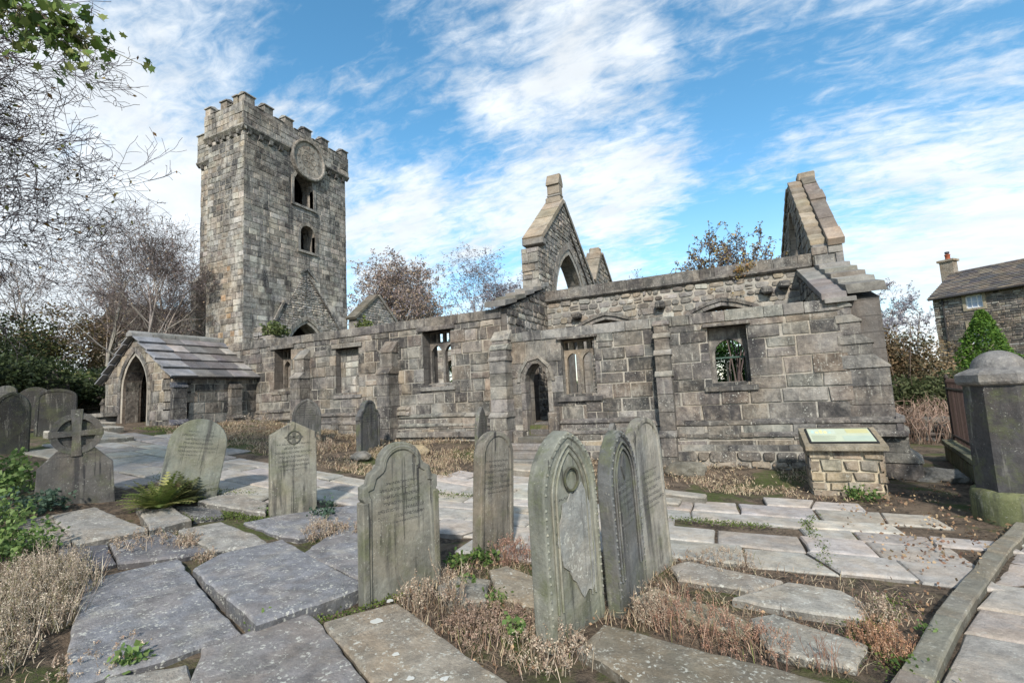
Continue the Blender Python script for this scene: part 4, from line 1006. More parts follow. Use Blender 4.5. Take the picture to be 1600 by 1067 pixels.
def axis(a, b, st, far):
    r = []; x = a
    while x <= b + 1e-6: r.append(x); x += st
    s = st; x = a
    lo = []
    while x > -far: s *= 1.35; x -= s; lo.append(x)
    s = st; x = r[-1]
    while x < far: s *= 1.35; x += s; r.append(x)
    return lo[::-1] + r
xs, ys = axis(-19, 5, .14, 900), axis(.3, 11, .14, 900)
vs, fcs = [], []
for y in ys:
    for x in xs:
        z = G(x, y); a = 0.035 if (-25 < x < 8 and y < 12) else .06
        z += a * (noise.noise(Vector((x * 1.3, y * 1.3, 0))) + .6 * noise.noise(Vector((x * 4, y * 4, 5)))) - .02
        if x < -60: z += (-60 - x) * .06
        vs.append((x, y, z))
nx = len(xs)
for j in range(len(ys) - 1):
    for i in range(nx - 1): k = j * nx + i; fcs.append((k, k + 1, k + nx + 1, k + nx))
me = bpy.data.meshes.new('ground'); me.from_pydata(vs, [], fcs); me.materials.append(ground_mat())
for p in me.polygons: p.use_smooth = True
o = bpy.data.objects.new('ground', me); COL.objects.link(o); o['kind'] = 'structure'

def inpoly(x, y, p):
    c = False; n = len(p)
    for i in range(n):
        a, b = p[i], p[i - 1]
        if (a[1] > y) != (b[1] > y) and x < (b[0] - a[0]) * (y - a[1]) / (b[1] - a[1]) + a[0]: c = not c
    return c
def slabmesh(bm, poly, z_up, th, col, rng, tilt=0.0, rag=.015, mi=0, sub=.16, local=None):
    """a worn stone slab: ragged outline, bevelled rim, gently uneven top that follows the ground"""
    poly = ccw(poly); pts = []
    for i in range(len(poly)):
        a, b = Vector(poly[i]), Vector(poly[(i + 1) % len(poly)]); n = max(1, int((b - a).length / sub))
        for k in range(n): p = a.lerp(b, k / n); pts.append((p.x + rng.uniform(-rag, rag), p.y + rng.uniform(-rag, rag)))
    cx = sum(p[0] for p in pts) / len(pts); cy = sum(p[1] for p in pts) / len(pts)
    # best plane through the ground under the slab
    e = .3; gz = G(cx, cy); gx_ = (G(cx + e, cy) - G(cx - e, cy)) / (2 * e); gy_ = (G(cx, cy + e) - G(cx, cy - e)) / (2 * e)
    gx_ += rng.uniform(-tilt, tilt); gy_ += rng.uniform(-tilt, tilt)
    H = lambda x, y: gz + (x - cx) * gx_ + (y - cy) * gy_ + z_up
    def inset(p, d):
        v = Vector((cx - p[0], cy - p[1])); L_ = v.length or 1; return (p[0] + v.x / L_ * d, p[1] + v.y / L_ * d)
    rings = [[(p[0], p[1], H(*p) - th) for p in pts], [(p[0], p[1], H(*p) - .022 + rng.uniform(-.006, .006)) for p in pts]]
    q = [inset(p, .016) for p in pts]; rings.append([(p[0], p[1], H(*p) - .004) for p in q])
    q = [inset(p, .045) for p in pts]; rings.append([(p[0], p[1], H(*p)) for p in q])
    q2 = [((p[0] + cx) / 2, (p[1] + cy) / 2) for p in q]; rings.append([(p[0], p[1], H(*p) + .006 * noise.noise(Vector((p[0] * 3, p[1] * 3, 1)))) for p in q2])
    R_ = [[bm.verts.new(p) for p in r] for r in rings]; n = len(pts); fs = []
    for a, b in zip(R_[:-1], R_[1:]):
        for k in range(n): fs.append(bm.faces.new((a[k], a[(k + 1) % n], b[(k + 1) % n], b[k])))
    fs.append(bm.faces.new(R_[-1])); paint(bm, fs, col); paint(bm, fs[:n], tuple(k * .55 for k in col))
    for f in fs: f.material_index = mi
    return (cx, cy, H(cx, cy))
rs = random.Random(5)
BL, WG, BN = (.185, .188, .20), (.245, .235, .215), (.25, .215, .18)
LEDGERS = [
 ('broad blue-grey ledger slab filling the lower left foreground', [(-5.52, 2.48), (-5.34, 3.17), (-3.52, 2.54), (-3.86, 1.68), (-4.37, 1.87)], BL, .07, .14),
 ('large thick ledger slab left of the shouldered headstone with its dark front edge exposed', [(-4.9, 3.05), (-5.05, 3.43), (-4.85, 4.01), (-3.16, 3.43), (-3.09, 3.32), (-3.35, 2.56)], BL, .12, .2),
 ('small lifted slab behind the two large foreground slabs at left', [(-6.01, 3.58), (-5.9, 4.0), (-5.17, 3.95), (-4.84, 3.84), (-5.16, 3.43)], WG, .09, .14),
 ('dark sunken slab at the far left edge of the foreground slabs', [(-6.65, 2.74), (-6.35, 3.03), (-5.77, 2.84), (-5.8, 2.44)], (.1, .1, .115), .02, .1),
 ('low grey slab with dry weeds across it, behind the broad blue-grey slab', [(-6.31, 3.04), (-6.17, 3.57), (-5.31, 3.5), (-5.38, 3.27), (-5.71, 2.82)], (.13, .13, .14), .04, .1),
 ('wide grey slab lying in front of the ring cross headstone', [(-7.71, 3.09), (-7.7, 3.52), (-6.36, 3.43), (-6.48, 2.81)], WG, .07, .13),
 ('brownish slab beside the green plants at the left edge', [(-7.81, 2.8), (-7.81, 3.1), (-6.71, 2.88), (-6.58, 2.81), (-7.0, 2.52)], BN, .05, .12),
 ('small bright slab in front of the leaning round headstone', [(-7.25, 3.78), (-7.1, 4.09), (-6.31, 3.89), (-6.31, 3.43)], WG, .08, .14),
 ('small dark flat slab between moss and the leaning round headstone', [(-7.14, 4.16), (-6.7, 4.49), (-6.23, 4.28), (-6.43, 4.0)], (.12, .12, .12), .03, .1),
 ('mossy edged raised slab between the leaning round headstone and the pointed headstone', [(-6.9, 4.34), (-6.97, 4.87), (-6.14, 4.85), (-5.76, 4.51)], WG, .1, .14),
 ('dark mottled ledger slab at the bottom edge left of centre', [(-3.51, 2.27), (-3.26, 2.92), (-3.04, 2.85), (-1.94, 2.27), (-2.93, 1.8), (-3.19, 1.99)], (.19, .18, .175), .06, .14),
 ('tan ledger slab with round white lichen spots at the bottom centre', [(-3.01, 2.85), (-2.69, 3.33), (-1.16, 2.61), (-1.91, 2.29)], (.25, .22, .175), .06, .14),
 ('sliver of slab in the bottom left corner', [(-3.77, 1.82), (-3.44, 2.13), (-2.97, 1.89), (-3.45, 1.62)], WG, .03, .12),
 ('bluish slab behind and left of the shouldered headstone', [(-4.44, 3.95), (-4.71, 4.74), (-4.36, 5.31), (-2.94, 3.84), (-3.3, 3.62)], BL, .05, .12),
 ('long grey slab behind the dry weed tuft at the pointed headstone', [(-5.79, 4.23), (-5.58, 5.14), (-4.9, 5.98), (-4.41, 5.24), (-4.74, 4.78), (-4.82, 4.23), (-5.05, 4.17)], BL, .05, .12),
 ('large dark brown mossy slab at the bottom right of centre', [(-1.04, 3.63), (-0.03, 3.52), (0.64, 3.43), (-0.31, 2.82), (-1.12, 3.26)], (.17, .15, .115), .06, .12),
 ('pale slab near the kerb at the lower right', [(-0.07, 4.17), (0.09, 4.31), (0.64, 4.06), (0.51, 3.71), (0.03, 3.77)], (.26, .245, .21), .05, .1),
 ('bright pale slab with a rounded right corner', [(-0.18, 4.46), (0.26, 5.0), (0.65, 4.97), (0.76, 4.77), (0.7, 4.46), (0.29, 4.41)], (.30, .285, .25), .06, .1),
 ('pale slab beside the feet of the three crowded headstones', [(-0.75, 5.04), (-0.6, 5.27), (0.21, 5.06), (-0.03, 4.74), (-0.63, 4.74)], (.25, .23, .2), .04, .1),
 ('tan mossy slab half hidden under dry weeds right of the three headstones', [(-0.96, 4.18), (-0.82, 4.47), (-0.25, 4.29), (-0.03, 4.1), (-0.16, 3.9)], (.22, .19, .13), .04, .1),
 ('small rounded stone slab in the weeds right of the shouldered headstone', [(-2.58, 3.75), (-2.5, 4.03), (-2.2, 4.04), (-2.05, 3.67), (-2.29, 3.48)], (.21, .205, .18), .06, .12),
 ('tan broken slab in the weeds left of the beaded headstone', [(-2.32, 4.27), (-2.23, 4.44), (-1.75, 4.24), (-1.54, 3.7), (-2.0, 3.78)], (.25, .22, .17), .05, .12),
]
for lab, poly, col, up, th in LEDGERS:
    cc_ = (sum(p[0] for p in poly) / len(poly), sum(p[1] for p in poly) / len(poly)); poly = [(cc_[0] + (p[0] - cc_[0]) * 1.01, cc_[1] + (p[1] - cc_[1]) * 1.01) for p in poly]
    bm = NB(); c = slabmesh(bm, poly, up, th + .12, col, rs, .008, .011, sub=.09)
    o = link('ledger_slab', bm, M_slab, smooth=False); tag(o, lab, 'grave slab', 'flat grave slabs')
# white lichen discs of the tan slab stay in its own mesh material (spots), a few raised crusts here
def crusts(spots, target_poly):
    bm = NB()
    for x, y, r in spots:
        z = G(x, y) + .065
        pts = [(x + r * math.cos(a) * rs.uniform(.45, 1.25), y + r * math.sin(a) * rs.uniform(.45, 1.25), z) for a in [k * math.pi / 6 for k in range(12)]]
        prism(bm, pts, (0, 0, .003), (.5, .5, .46))
    return bm
lo = [o for o in COL.objects if o.get('label', '').startswith('tan ledger')][0]
cr_ = link('lichen_spots', crusts([(-2.62, 3.0, .05), (-2.2, 2.7, .025), (-1.95, 2.52, .03), (-1.88, 2.47, .018), (-1.75, 2.6, .028), (-2.75, 3.32, .03), (-2.05, 2.46, .015), (-1.5, 2.35, .03)], None), M_paint, lo)

# flagged paths --------------------------------------------------------
FR = [(-13.6, 5.2), (-13.6, 7.2), (-12.2, 7.9), (-9.7, 7.2), (-8.2, 6.6), (-6.2, 7.3), (-5.1, 8.4), (-5.0, 9.3), (-3.6, 9.3), (-3.3, 8.2), (-1.2, 7.6), (-.5, 8.0), (.6, 8.4), (1.3, 8.5), (1.75, 7.5), (1.9, 6.6), (1.62, 5.5), (.6, 5.4), (-.75, 5.5), (-2.3, 4.75), (-3.2, 4.5), (-4.3, 5.3), (-5.0, 5.9), (-6.0, 5.2), (-7.4, 5.25), (-8.4, 4.3), (-9.5, 4.4), (-11, 4.6)]
holes_f = [[(-3.3, 8.1), (-1.3, 7.5), (-1.3, 7.1), (-3.3, 7.6)], [(-1.2, 6.9), (.3, 6.95), (.3, 6.7), (-1.2, 6.65)], [(-4.6, 7.1), (-3.7, 7.3), (-3.7, 6.9), (-4.5, 6.8)]]
bm = NB(); ang = R(4); ca, sa = math.cos(ang), math.sin(ang)
def tow(u, v): return (u * ca - v * sa, u * sa + v * ca)
v = 3.6
while v < 10.5:
    h = rs.uniform(.32, .68); u = -14.5 - rs.random()
    while u < 3.5:
        l = rs.uniform(.55, 1.5); p = [(u, v), (u + l, v), (u + l, v + h), (u, v + h)]
        q = [tow(a + rs.uniform(-.014, .014) + (.011 if i in (0, 3) else -.011), b + rs.uniform(-.014, .014) + (.011 if i < 2 else -.011)) for i, (a, b) in enumerate(p)]
        cx = sum(a[0] for a in q) / 4; cy = sum(a[1] for a in q) / 4
        ok = inpoly(cx, cy, FR) and not any(inpoly(cx, cy, hf) for hf in holes_f)
        if ok and not any(inpoly(cx, cy, P_[1]) or any(inpoly(a, b, P_[1]) for a, b in q) for P_ in LEDGERS) and rs.random() > .04:
            base = rs.choice([(.335, .318, .285), (.32, .305, .28), (.37, .352, .318), (.31, .298, .275), (.335, .31, .27)])
            if cx < -6: base = tuple(k * .92 for k in base)
            # some flags are cracked in two
            parts = [q]
            if l > 1.1 and rs.random() < .4:
                a = rs.uniform(.35, .65); b = rs.uniform(.35, .65); A = Vector(q[0]).lerp(Vector(q[1]), a); B = Vector(q[3]).lerp(Vector(q[2]), b); g_ = Vector((.008, 0))
                parts = [[q[0], tuple(A - g_), tuple(B - g_), q[3]], [tuple(A + g_), q[1], q[2], tuple(B + g_)]]
            for pt in parts: slabmesh(bm, pt, rs.uniform(.008, .035), .12, jc(base, rs, .14, .04), rs, .012, .012, sub=.25)
        u += l
    v += h
o = link('paving', bm, M_flag); tag(o, kind='structure')
# steps of the path near the middle: pale flat stone before the stairs
bm = NB(); slabmesh(bm, [(-5.0, 8.85), (-5.1, 9.55), (-3.8, 9.6), (-3.7, 8.9)], .16, .3, (.31, .28, .23), rs, .005)
tag(link('flat_stone', bm, M_flag), 'pale thick flat stone lying at the foot of the doorway steps', 'stone slab')
for lab, pl, up in (('low pale stone step at the right of the crowded headstones below the dry grass', [(-1.35, 8.2), (-.55, 8.05), (-.55, 7.8), (-1.4, 7.9)], .12), ('lower mossy stone step just right of the tallest pale headstone', [(-1.5, 7.85), (-.9, 7.8), (-.9, 7.45), (-1.5, 7.5)], .08)):
    bm = NB(); slabmesh(bm, pl, up, .25, (.3, .28, .24), rs, .01); tag(link('stone_block', bm, M_flag), lab, 'stone slab')
for lab, x, y, s, c in (('mossy boulder lying against the footing of the right wall', -1.05, 10.15, .3, (.14, .13, .1)), ('yellowish rounded rock in the dry grass below the left wall', -7.05, 9.6, .24, (.3, .25, .16)), ('small grey rock in dead grass near the dark shouldered headstone', -7.6, 8.3, .2, (.17, .16, .14)), ('low rough rock edging the path under the dry grass bank', -6.4, 7.7, .26, (.2, .18, .15)), ('grey boulder at the foot of the corner buttress', 3.1, 10.9, .28, (.13, .13, .12))):
    bm = NB(); r_ = bmesh.ops.create_icosphere(bm, subdivisions=3, radius=1)
    for v_ in r_['verts']:
        q = v_.co.copy(); k = 1 + .35 * noise.noise(q * 1.3 + Vector((x, y, 0))) + .1 * noise.noise(q * 4)
        v_.co = Vector((q.x * s * 1.3 * k, q.y * s * k, q.z * s * .6 * k))
    paint(bm, bm.faces[:], c); o = link('rock', bm, M_rub, loc=(x, y, G(x, y) + .04)); tag(o, lab, 'rock', 'loose rocks')

# kerb and footpath on the right ----------------------------------------
KB = [(2.98, 8.05), (2.15, 6.6), (1.47, 5.28), (1.2, 4.75), (.75, 3.78), (.42, 3.15), (.05, 2.5), (-.5, 1.4)]
bm = NB()
for i, (a, b) in enumerate(zip(KB[:-1], KB[1:])):
    A, B = Vector((a[0], a[1], 0)), Vector((b[0], b[1], 0)); d = (B - A).normalized(); n_ = Vector((-d.y, d.x, 0)) * -1
    if n_.x < 0: n_ = -n_
    A2, B2 = A + d * .006, B - d * .006; zz_ = .06 + rs.uniform(-.012, .012); w0 = .15
    poly = [tuple((A2)[:2]), tuple((B2)[:2]), tuple((B2 + n_ * w0)[:2]), tuple((A2 + n_ * w0)[:2])]
    slabmesh(bm, poly, zz_, .3, jc((.19, .175, .145), rs, .12), rs, .0, .004, sub=.3)
o = link('kerb', bm, M_flag); tag(o, kind='structure')
bm = NB(); v = 0.6
def krb(y):
    for a, b in zip(KB[:-1], KB[1:]):
        if b[1] <= y <= a[1]: return b[0] + (a[0] - b[0]) * (y - b[1]) / (a[1] - b[1])
    return KB[-1][0] if y < KB[-1][1] else KB[0][0]
while v < 7.8:
    h = rs.uniform(.5, .85); u = krb(v + h / 2) + .2; first = True
    while u < 7.5:
        l = rs.uniform(.7, 1.3); k0, k1 = (krb(v) + .17, krb(v + h) + .17) if first else (u, u + .05)
        q = [(k0 + .01, v + .012), (u + l - .012, v + .012 - .1), (u + l + .05, v + h - .1), (k1 + .01, v + h - .012)]
        slabmesh(bm, q, rs.uniform(.0, .012) - .0, .12, jc(rs.choice([(.31, .29, .26), (.35, .325, .29), (.28, .265, .24)]), rs, .1), rs, .004, .006, sub=.3)
        u += l; first = False
    v += h
o = link('footpath', bm, M_flag); tag(o, kind='structure')

# ================================================================ HEADSTONES
def top_round(W, H, n=14, k=1.0):
    r = W / 2; return [(r * math.cos(math.pi * i / n), H - r * k + r * k * math.sin(math.pi * i / n)) for i in range(n + 1)]
def top_gothic(W, H, rise=1.0, n=9): return arch_pts(0, W / 2, H - W * .5 * (1 + rise * .35), H, n)
def top_gable(W, H): return [(W / 2, H - W * .27), (0, H), (-W / 2, H - W * .27)]
def top_shoulder(W, H):
    r = W * .30; s = H - r - .03; w2 = W / 2
    p = [(w2, s - .23), (w2 + .02, s - .20), (w2 + .02, s - .1), (w2 - .035, s - .08), (w2 - .06, s - .0), (w2 - .13, s + .04), (r + .01, s + .055)]
    p += [(r * math.cos(a), s + .06 + (r - .03) * math.sin(a)) for a in [math.pi * i / 12 for i in range(13)]]
    return p + [(-x, z) for x, z in p[6::-1]]
def headstone(label, x, y, W, H, T, az, lean=0.0, back=0.0, top='round', col=(.17, .17, .155), taper=.0, inset=.035, beads=False, extra=None, sink=.25, name='headstone', zoff=0.0, group='upright headstones'):
    z = G(x, y) + zoff
    o = thing(name, label, 'headstone', (x, y, z), 0, group); o.rotation_euler = (back, lean, R(180 - az))
    tp = {'round': lambda: top_round(W, H), 'flat': lambda: top_round(W, H, 14, .55), 'gothic': lambda: top_gothic(W, H, 1.0), 'lancet': lambda: top_gothic(W, H, 1.9), 'gable': lambda: top_gable(W, H), 'shoulder': lambda: top_shoulder(W, H)}[top]()
    ol = [(-W / 2 - taper, -sink), (W / 2 + taper, -sink)] + tp
    bm = NB(); n = len(ol)
    fr = [bm.verts.new((p[0], -T / 2, p[1])) for p in ol]; bk = [bm.verts.new((p[0], T / 2, p[1])) for p in ol]
    ff = bm.faces.new(fr); fb = bm.faces.new(bk[::-1]); sd = [bm.faces.new((bk[i], bk[(i + 1) % n], fr[(i + 1) % n], fr[i])) for i in range(n)]
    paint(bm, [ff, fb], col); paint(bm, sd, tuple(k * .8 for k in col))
    ff.material_index = 0; fb.material_index = 0
    for f in sd: f.material_index = 1
    bm.normal_update()
    if ff.normal.y > 0: bmesh.ops.reverse_faces(bm, faces=bm.faces[:])
    es = [e for e in ff.edges] + [e for e in fb.edges]
    bmesh.ops.bevel(bm, geom=es, offset=.012, segments=2, affect='EDGES', profile=.5)
    big = max((f for f in bm.faces if f.normal.y < -.9), key=lambda f: f.calc_area())
    if inset:
        bmesh.ops.inset_region(bm, faces=[big], thickness=inset, depth=0); bmesh.ops.inset_region(bm, faces=[big], thickness=.012, depth=-.014)
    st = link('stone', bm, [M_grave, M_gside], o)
    if beads:
        b0_ = None; path = []
        for s in (1, -1):
            for k in range(15): path.append((s * (W / 2 - .022), .16 + k * (tp[0][1] - .16) / 15))
        m_ = len(tp); cc = [(p[0] * (1 - .05 / W), p[1] - .018) for p in tp]
        for i in range(m_ - 1):
            a, b = Vector(cc[i]), Vector(cc[i + 1]); kk = max(1, int((b - a).length / .06))
            for q in range(kk): p = a.lerp(b, q / kk); path.append((p.x, p.y))
        for px, pz in path:
            if b0_ is None:
                bm = NB(); bmesh.ops.create_icosphere(bm, subdivisions=1, radius=.012); paint(bm, bm.faces[:], tuple(min(1, k * 1.25) for k in col)); b0_ = link('bead', bm, M_gside, o)
                c_b = b0_
            else: c_b = b0_.copy(); COL.objects.link(c_b); c_b.parent = o
            c_b.location = (px, -T / 2, pz)
    if extra: extra(o, W, H, T, col)
    return o
def roundel(o, W, H, T, col, cx=0, cz=None, r=.09, depth=.012, cross=True):
    cz = cz or H - .2; bm = NB(); y = -T / 2 - depth
    pts = [(cx + r * math.cos(a), y + depth * .6, cz + r * math.sin(a)) for a in [k * math.pi / 10 for k in range(21)]]
    tube(bm, pts, [.011] * 21, 5, tuple(k * .35 for k in col))
    if cross:
        for a in range(4):
            u, v_ = math.cos(a * math.pi / 2), math.sin(a * math.pi / 2)
            prism(bm, [(cx - v_ * .012, y + .013, cz + u * .012), (cx + u * r * .9 - v_ * .03, y + .013, cz + v_ * r * .9 + u * .03), (cx + u * r * 1.45, y + .013, cz + v_ * r * 1.45), (cx + u * r * .9 + v_ * .03, y + .013, cz + v_ * r * .9 - u * .03), (cx + v_ * .012, y + .013, cz - u * .012)], (0, -.008, 0), tuple(k * .4 for k in col))
    return link('carved_roundel', bm, M_gside, o)
def ex_g8(o, W, H, T, col):
    roundel(o, W, H, T, col, 0, H - .36, .085, cross=False)
    bm = NB(); y = -T / 2 + .005
    for s in (.19, .24):   # arch mouldings over the medallion
        pts = [(p[0], y - .01, p[1]) for p in arch_pts(0, s, H - .5, H - .1 - (.24 - s), 8)]; pts = [(s, y - .01, .2)] + pts + [(-s, y - .01, .2)]; tube(bm, [(a, b + .012, c) for a, b, c in pts], [.011] * len(pts), 5, col)
    link('arch_moulding', bm, M_gside, o)
    bm = NB(); rq = random.Random(3)   # pale scaled patch
    pol = [(-.2, .66), (-.19, .78), (-.14, .86), (-.11, .93), (-.05, .95), (-.03, 1.0), (.02, .98), (.05, 1.03), (.1, 1.01), (.14, 1.05), (.19, .97), (.23, .86), (.25, .7), (.27, .5), (.25, .3), (.2, .22), (.14, .25), (.08, .2), (.03, .27), (.0, .36), (-.06, .38), (-.09, .46), (-.15, .5), (-.17, .58)]
    pol = [(a + rq.uniform(-.012, .012), b + rq.uniform(-.012, .012)) for a, b in pol]
    prism(bm, [(a, y + .005, b) for a, b in pol], (0, -.009, 0), (.25, .255, .24), bev=.003); link('scaled_patch', bm, M_slab, o)
def ex_g9(o, W, H, T, col):
    bm = NB(); y = -T / 2
    for s in (.2, .25):
        pts = [(s, y, .25)] + [(p[0], y, p[1]) for p in arch_pts(0, s, H - .42, H - .1 - (.25 - s), 8)] + [(-s, y, .25)]; tube(bm, pts, [.009] * len(pts), 5, col)
    link('arch_moulding', bm, M_gside, o)
    bm = NB(); prism(bm, [(0, y + .012, H - .2), (.05, y + .012, H - .3), (0, y + .012, H - .42), (-.05, y + .012, H - .3)], (0, -.014, 0), tuple(k * .6 for k in col)); link('carved_lozenge', bm, M_gside, o)
def ex_g6(o, W, H, T, col):
    bm = NB(); y = -T / 2 + .012; r = W * .3 - .035; s = H - W * .3
    pts = [(r * math.cos(a), y - .006, s + r * math.sin(a)) for a in [math.pi * i / 12 for i in range(13)]]
    tube(bm, pts, [.01] * 13, 5, col); link('arch_moulding', bm, M_gside, o)
    for sx in (-1, 1):
        bm = NB(); box(bm, (sx * (W / 2 - .005) - .03, -T / 2 - .012, -.2), (sx * (W / 2 - .005) + .03, T / 2 + .012, H - W * .3 - .26), tuple(k * .8 for k in col), bev=.01); link('side_pilaster', bm, M_gside, o)
GR = [
 dict(label='tall shouldered headstone with a rounded crest and black streaks in the centre foreground', x=-2.86, y=3.62, W=.72, H=1.32, T=.1, az=112, lean=.0, top='shoulder', col=(.18, .18, .155), extra=ex_g6, inset=.05),
 dict(label='round topped headstone stained rusty brown, standing between the shouldered and the beaded stones', x=-2.6, y=4.9, W=.56, H=1.3, T=.13, az=104, lean=.08, top='round', col=(.19, .175, .145), inset=.04),
 dict(label='nearest pointed headstone with beaded rim, medallion and a pale scaled patch', x=-1.27, y=3.6, W=.7, H=1.46, T=.15, az=107, lean=-.01, top='gothic', col=(.19, .195, .165), beads=True, extra=ex_g8, inset=.03),
 dict(label='dark grey pointed headstone with beaded edge, middle of the three crowded together', x=-.98, y=4.25, W=.66, H=1.42, T=.12, az=98, lean=-.05, top='gothic', col=(.125, .13, .13), beads=True, extra=ex_g9, inset=.03),
 dict(label='pale narrow headstone with black streaks, rearmost and rightmost of the three crowded together', x=-.87, y=4.95, W=.6, H=1.48, T=.11, az=106, lean=-.05, top='round', col=(.24, .24, .22), inset=.03),
 dict(label='smooth pointed gable headstone with a carved cross roundel', x=-5.64, y=4.85, W=.6, H=1.27, T=.1, az=118, lean=.0, top='gable', col=(.22, .215, .18), inset=0, extra=lambda o, W, H, T, c: roundel(o, W, H, T, c, 0, H - .21, .085)),
 dict(label='wide round topped headstone leaning to the right beside the fern', x=-7.4, y=4.5, W=.74, H=1.16, T=.1, az=124, lean=.17, top='round', col=(.16, .17, .145), inset=0),
 dict(label='dark pointed headstone standing in dead grass behind the gable headstone', x=-10.0, y=9.0, W=.68, H=1.1, T=.11, az=126, lean=.03, top='gothic', col=(.13, .13, .125), inset=.04),
 dict(label='nearly black shouldered headstone almost edge on in dead grass by the wall', x=-8.2, y=9.25, W=.8, H=1.2, T=.13, az=84, lean=.0, top='shoulder', col=(.09, .092, .095), inset=.04),
 dict(label='thin dark pointed headstone edge on near the foot of the doorway steps', x=-5.5, y=10.0, W=.7, H=1.12, T=.1, az=80, lean=.05, top='lancet', col=(.12, .12, .115), inset=0),
 dict(label='tiny sliver of a headstone peeping up between the crowded headstones and the wall', x=-2.27, y=9.5, W=.5, H=1.05, T=.09, az=86, lean=-.05, top='round', col=(.17, .17, .16), inset=0),
 dict(label='tall rounded headstone at the back of the cluster left of the porch', x=-20.2, y=7.9, W=.95, H=1.6, T=.14, az=120, top='gothic', col=(.045, .043, .04), inset=.05),
 dict(label='broad dark headstone of the left cluster directly behind the ring cross', x=-14.6, y=5.85, W=.72, H=1.08, T=.13, az=120, top='flat', col=(.035, .035, .033), inset=.05),
 dict(label='dark headstone with a pale rim at the left edge, behind the leafy plants', x=-12.7, y=4.42, W=.52, H=1.16, T=.12, az=118, top='gothic', col=(.034, .035, .033), inset=.04),
 dict(label='plain dark headstone between the left edge stone and the broad dark stone', x=-17.0, y=6.35, W=.7, H=1.1, T=.12, az=118, top='round', col=(.045, .043, .04), inset=0),
 dict(label='blackish headstone top in the upper left corner of the cluster', x=-22.5, y=7.55, W=.9, H=1.7, T=.14, az=120, top='round', col=(.045, .045, .045), inset=0),
 dict(label='low grey headstone half hidden behind the dark stone at the left edge', x=-16.0, y=5.45, W=.6, H=1.15, T=.12, az=118, top='shoulder', col=(.1, .1, .095), inset=0),
]
for g_ in GR: headstone(**g_)
# ring cross headstone
x, y = -8.35, 3.6
o = thing('ring_cross_headstone', 'dark weathered headstone topped with a ringed stone cross', 'headstone', (x, y, G(x, y)), 0, 'upright headstones'); o.rotation_euler = (0, -.02, R(180 - 114))
c_ = (.10, .095, .088)
bm = NB(); T = .13; prism(bm, [(-.42, -T / 2, -.2), (.42, -T / 2, -.2), (.39, -T / 2, .50), (.15, -T / 2, .76), (-.15, -T / 2, .76), (-.39, -T / 2, .50)], (0, T, 0), c_, bev=.012); link('stone', bm, [M_grave, M_gside], o)
bm = NB(); cz = .93
A_ = [2 * math.pi * k / 28 for k in range(28)]; r1, r2 = .20, .28
io = [[bm.verts.new((r * math.cos(a), yy, cz + r * math.sin(a))) for a in A_] for r, yy in ((r1, -.075), (r2, -.075), (r2, .075), (r1, .075))]; fs = []
for i in range(4):
    for k in range(28): fs.append(bm.faces.new((io[i][k], io[i][(k + 1) % 28], io[(i + 1) % 4][(k + 1) % 28], io[(i + 1) % 4][k])))
paint(bm, fs, c_); bmesh.ops.recalc_face_normals(bm, faces=fs); link('ring', bm, M_gside, o)
bm = NB(); w_ = .055
prism(bm, [(p[0], -.03, p[1]) for p in [(r2 * .98 * math.cos(a), cz + r2 * .98 * math.sin(a)) for a in A_]], (0, .06, 0), tuple(k * .8 for k in c_)); link('disc', bm, M_gside, o)
bm = NB()
for pl in ([(-w_, .62), (w_, .62), (w_ * .8, cz), (w_ * 1.2, cz + .33), (-w_ * 1.2, cz + .33), (-w_ * .8, cz)], ): prism(bm, [(a, -.085, b) for a, b in pl], (0, .15, 0), c_, bev=.008)
prism(bm, [(a, -.083, b) for a, b in [(-.285, cz - .045), (-.285, cz + .045), (-.05, cz + .035), (.05, cz + .035), (.285, cz + .045), (.285, cz - .045), (.05, cz - .035), (-.05, cz - .035)]], (0, .146, 0), c_, bev=.008)
link('cross', bm, M_gside, o)

# ================================================================ INFORMATION PLINTH
IP = thing('information_plinth', 'low stone plinth with a slanted map panel in front of the wall at right', 'information board', (1.45, 9.5, G(1.45, 9.5)))
bm = NB(); X0, X1, Ya, Yb = .98, 1.95, 9.22, 9.8; zb = -.3; F_i = frame((0, Ya, 0), (1, 0, 0), (0, -1, 0)); F_iw = frame((X0, 0, 0), (0, -1, 0), (-1, 0, 0)); F_ie = frame((X1, 0, 0), (0, 1, 0), (1, 0, 0))
box(bm, (X0 + .02, Ya + .02, zb), (X1 - .02, Yb, .56), (.42, .38, .29), mi=1)
pi_ = lambda u, v, r: pick(r, [((.33, .27, .19), 3), ((.3, .27, .22), 2), (GY, 1.4), ((.24, .2, .15), 2)])
masonry(bm, F_i, [rect(X0, zb, X1, .56)], [], (.13, .2), (.18, .46), .016, pi_, rng, gap=.022, jit=.0145, bev=.012); masonry(bm, F_iw, [rect(-Yb, zb, -Ya, .56)], [], (.13, .2), (.18, .46), .016, pi_, rng, gap=.022, jit=.0145, bev=.012); masonry(bm, F_ie, [rect(Ya, zb, Yb, .56)], [], (.13, .2), (.16, .42), .02, pi_, rng, gap=.028, jit=.017)
L('base', bm, MW, IP)
bm = NB(); X2, X3, Yc, Yd = X0 - .06, X1 + .07, Ya - .12, Yb + .1; z1, z2 = .60, .82
fs = prism(bm, [(X2, Yc, .53), (X2, Yd, .53), (X2, Yd, z2), (X2, Yc, z1)], (X3 - X2, 0, 0), (.25, .22, .16), bev=.012); L('capstone', bm, M_rub, IP)
sl = Vector((0, Yd - Yc, z2 - z1)); nn = Vector((0, -sl.z, sl.y)).normalized()
def onp(u, v, h): return Vector((X2 + (X3 - X2) * u, Yc, z1)) + sl * v + nn * h
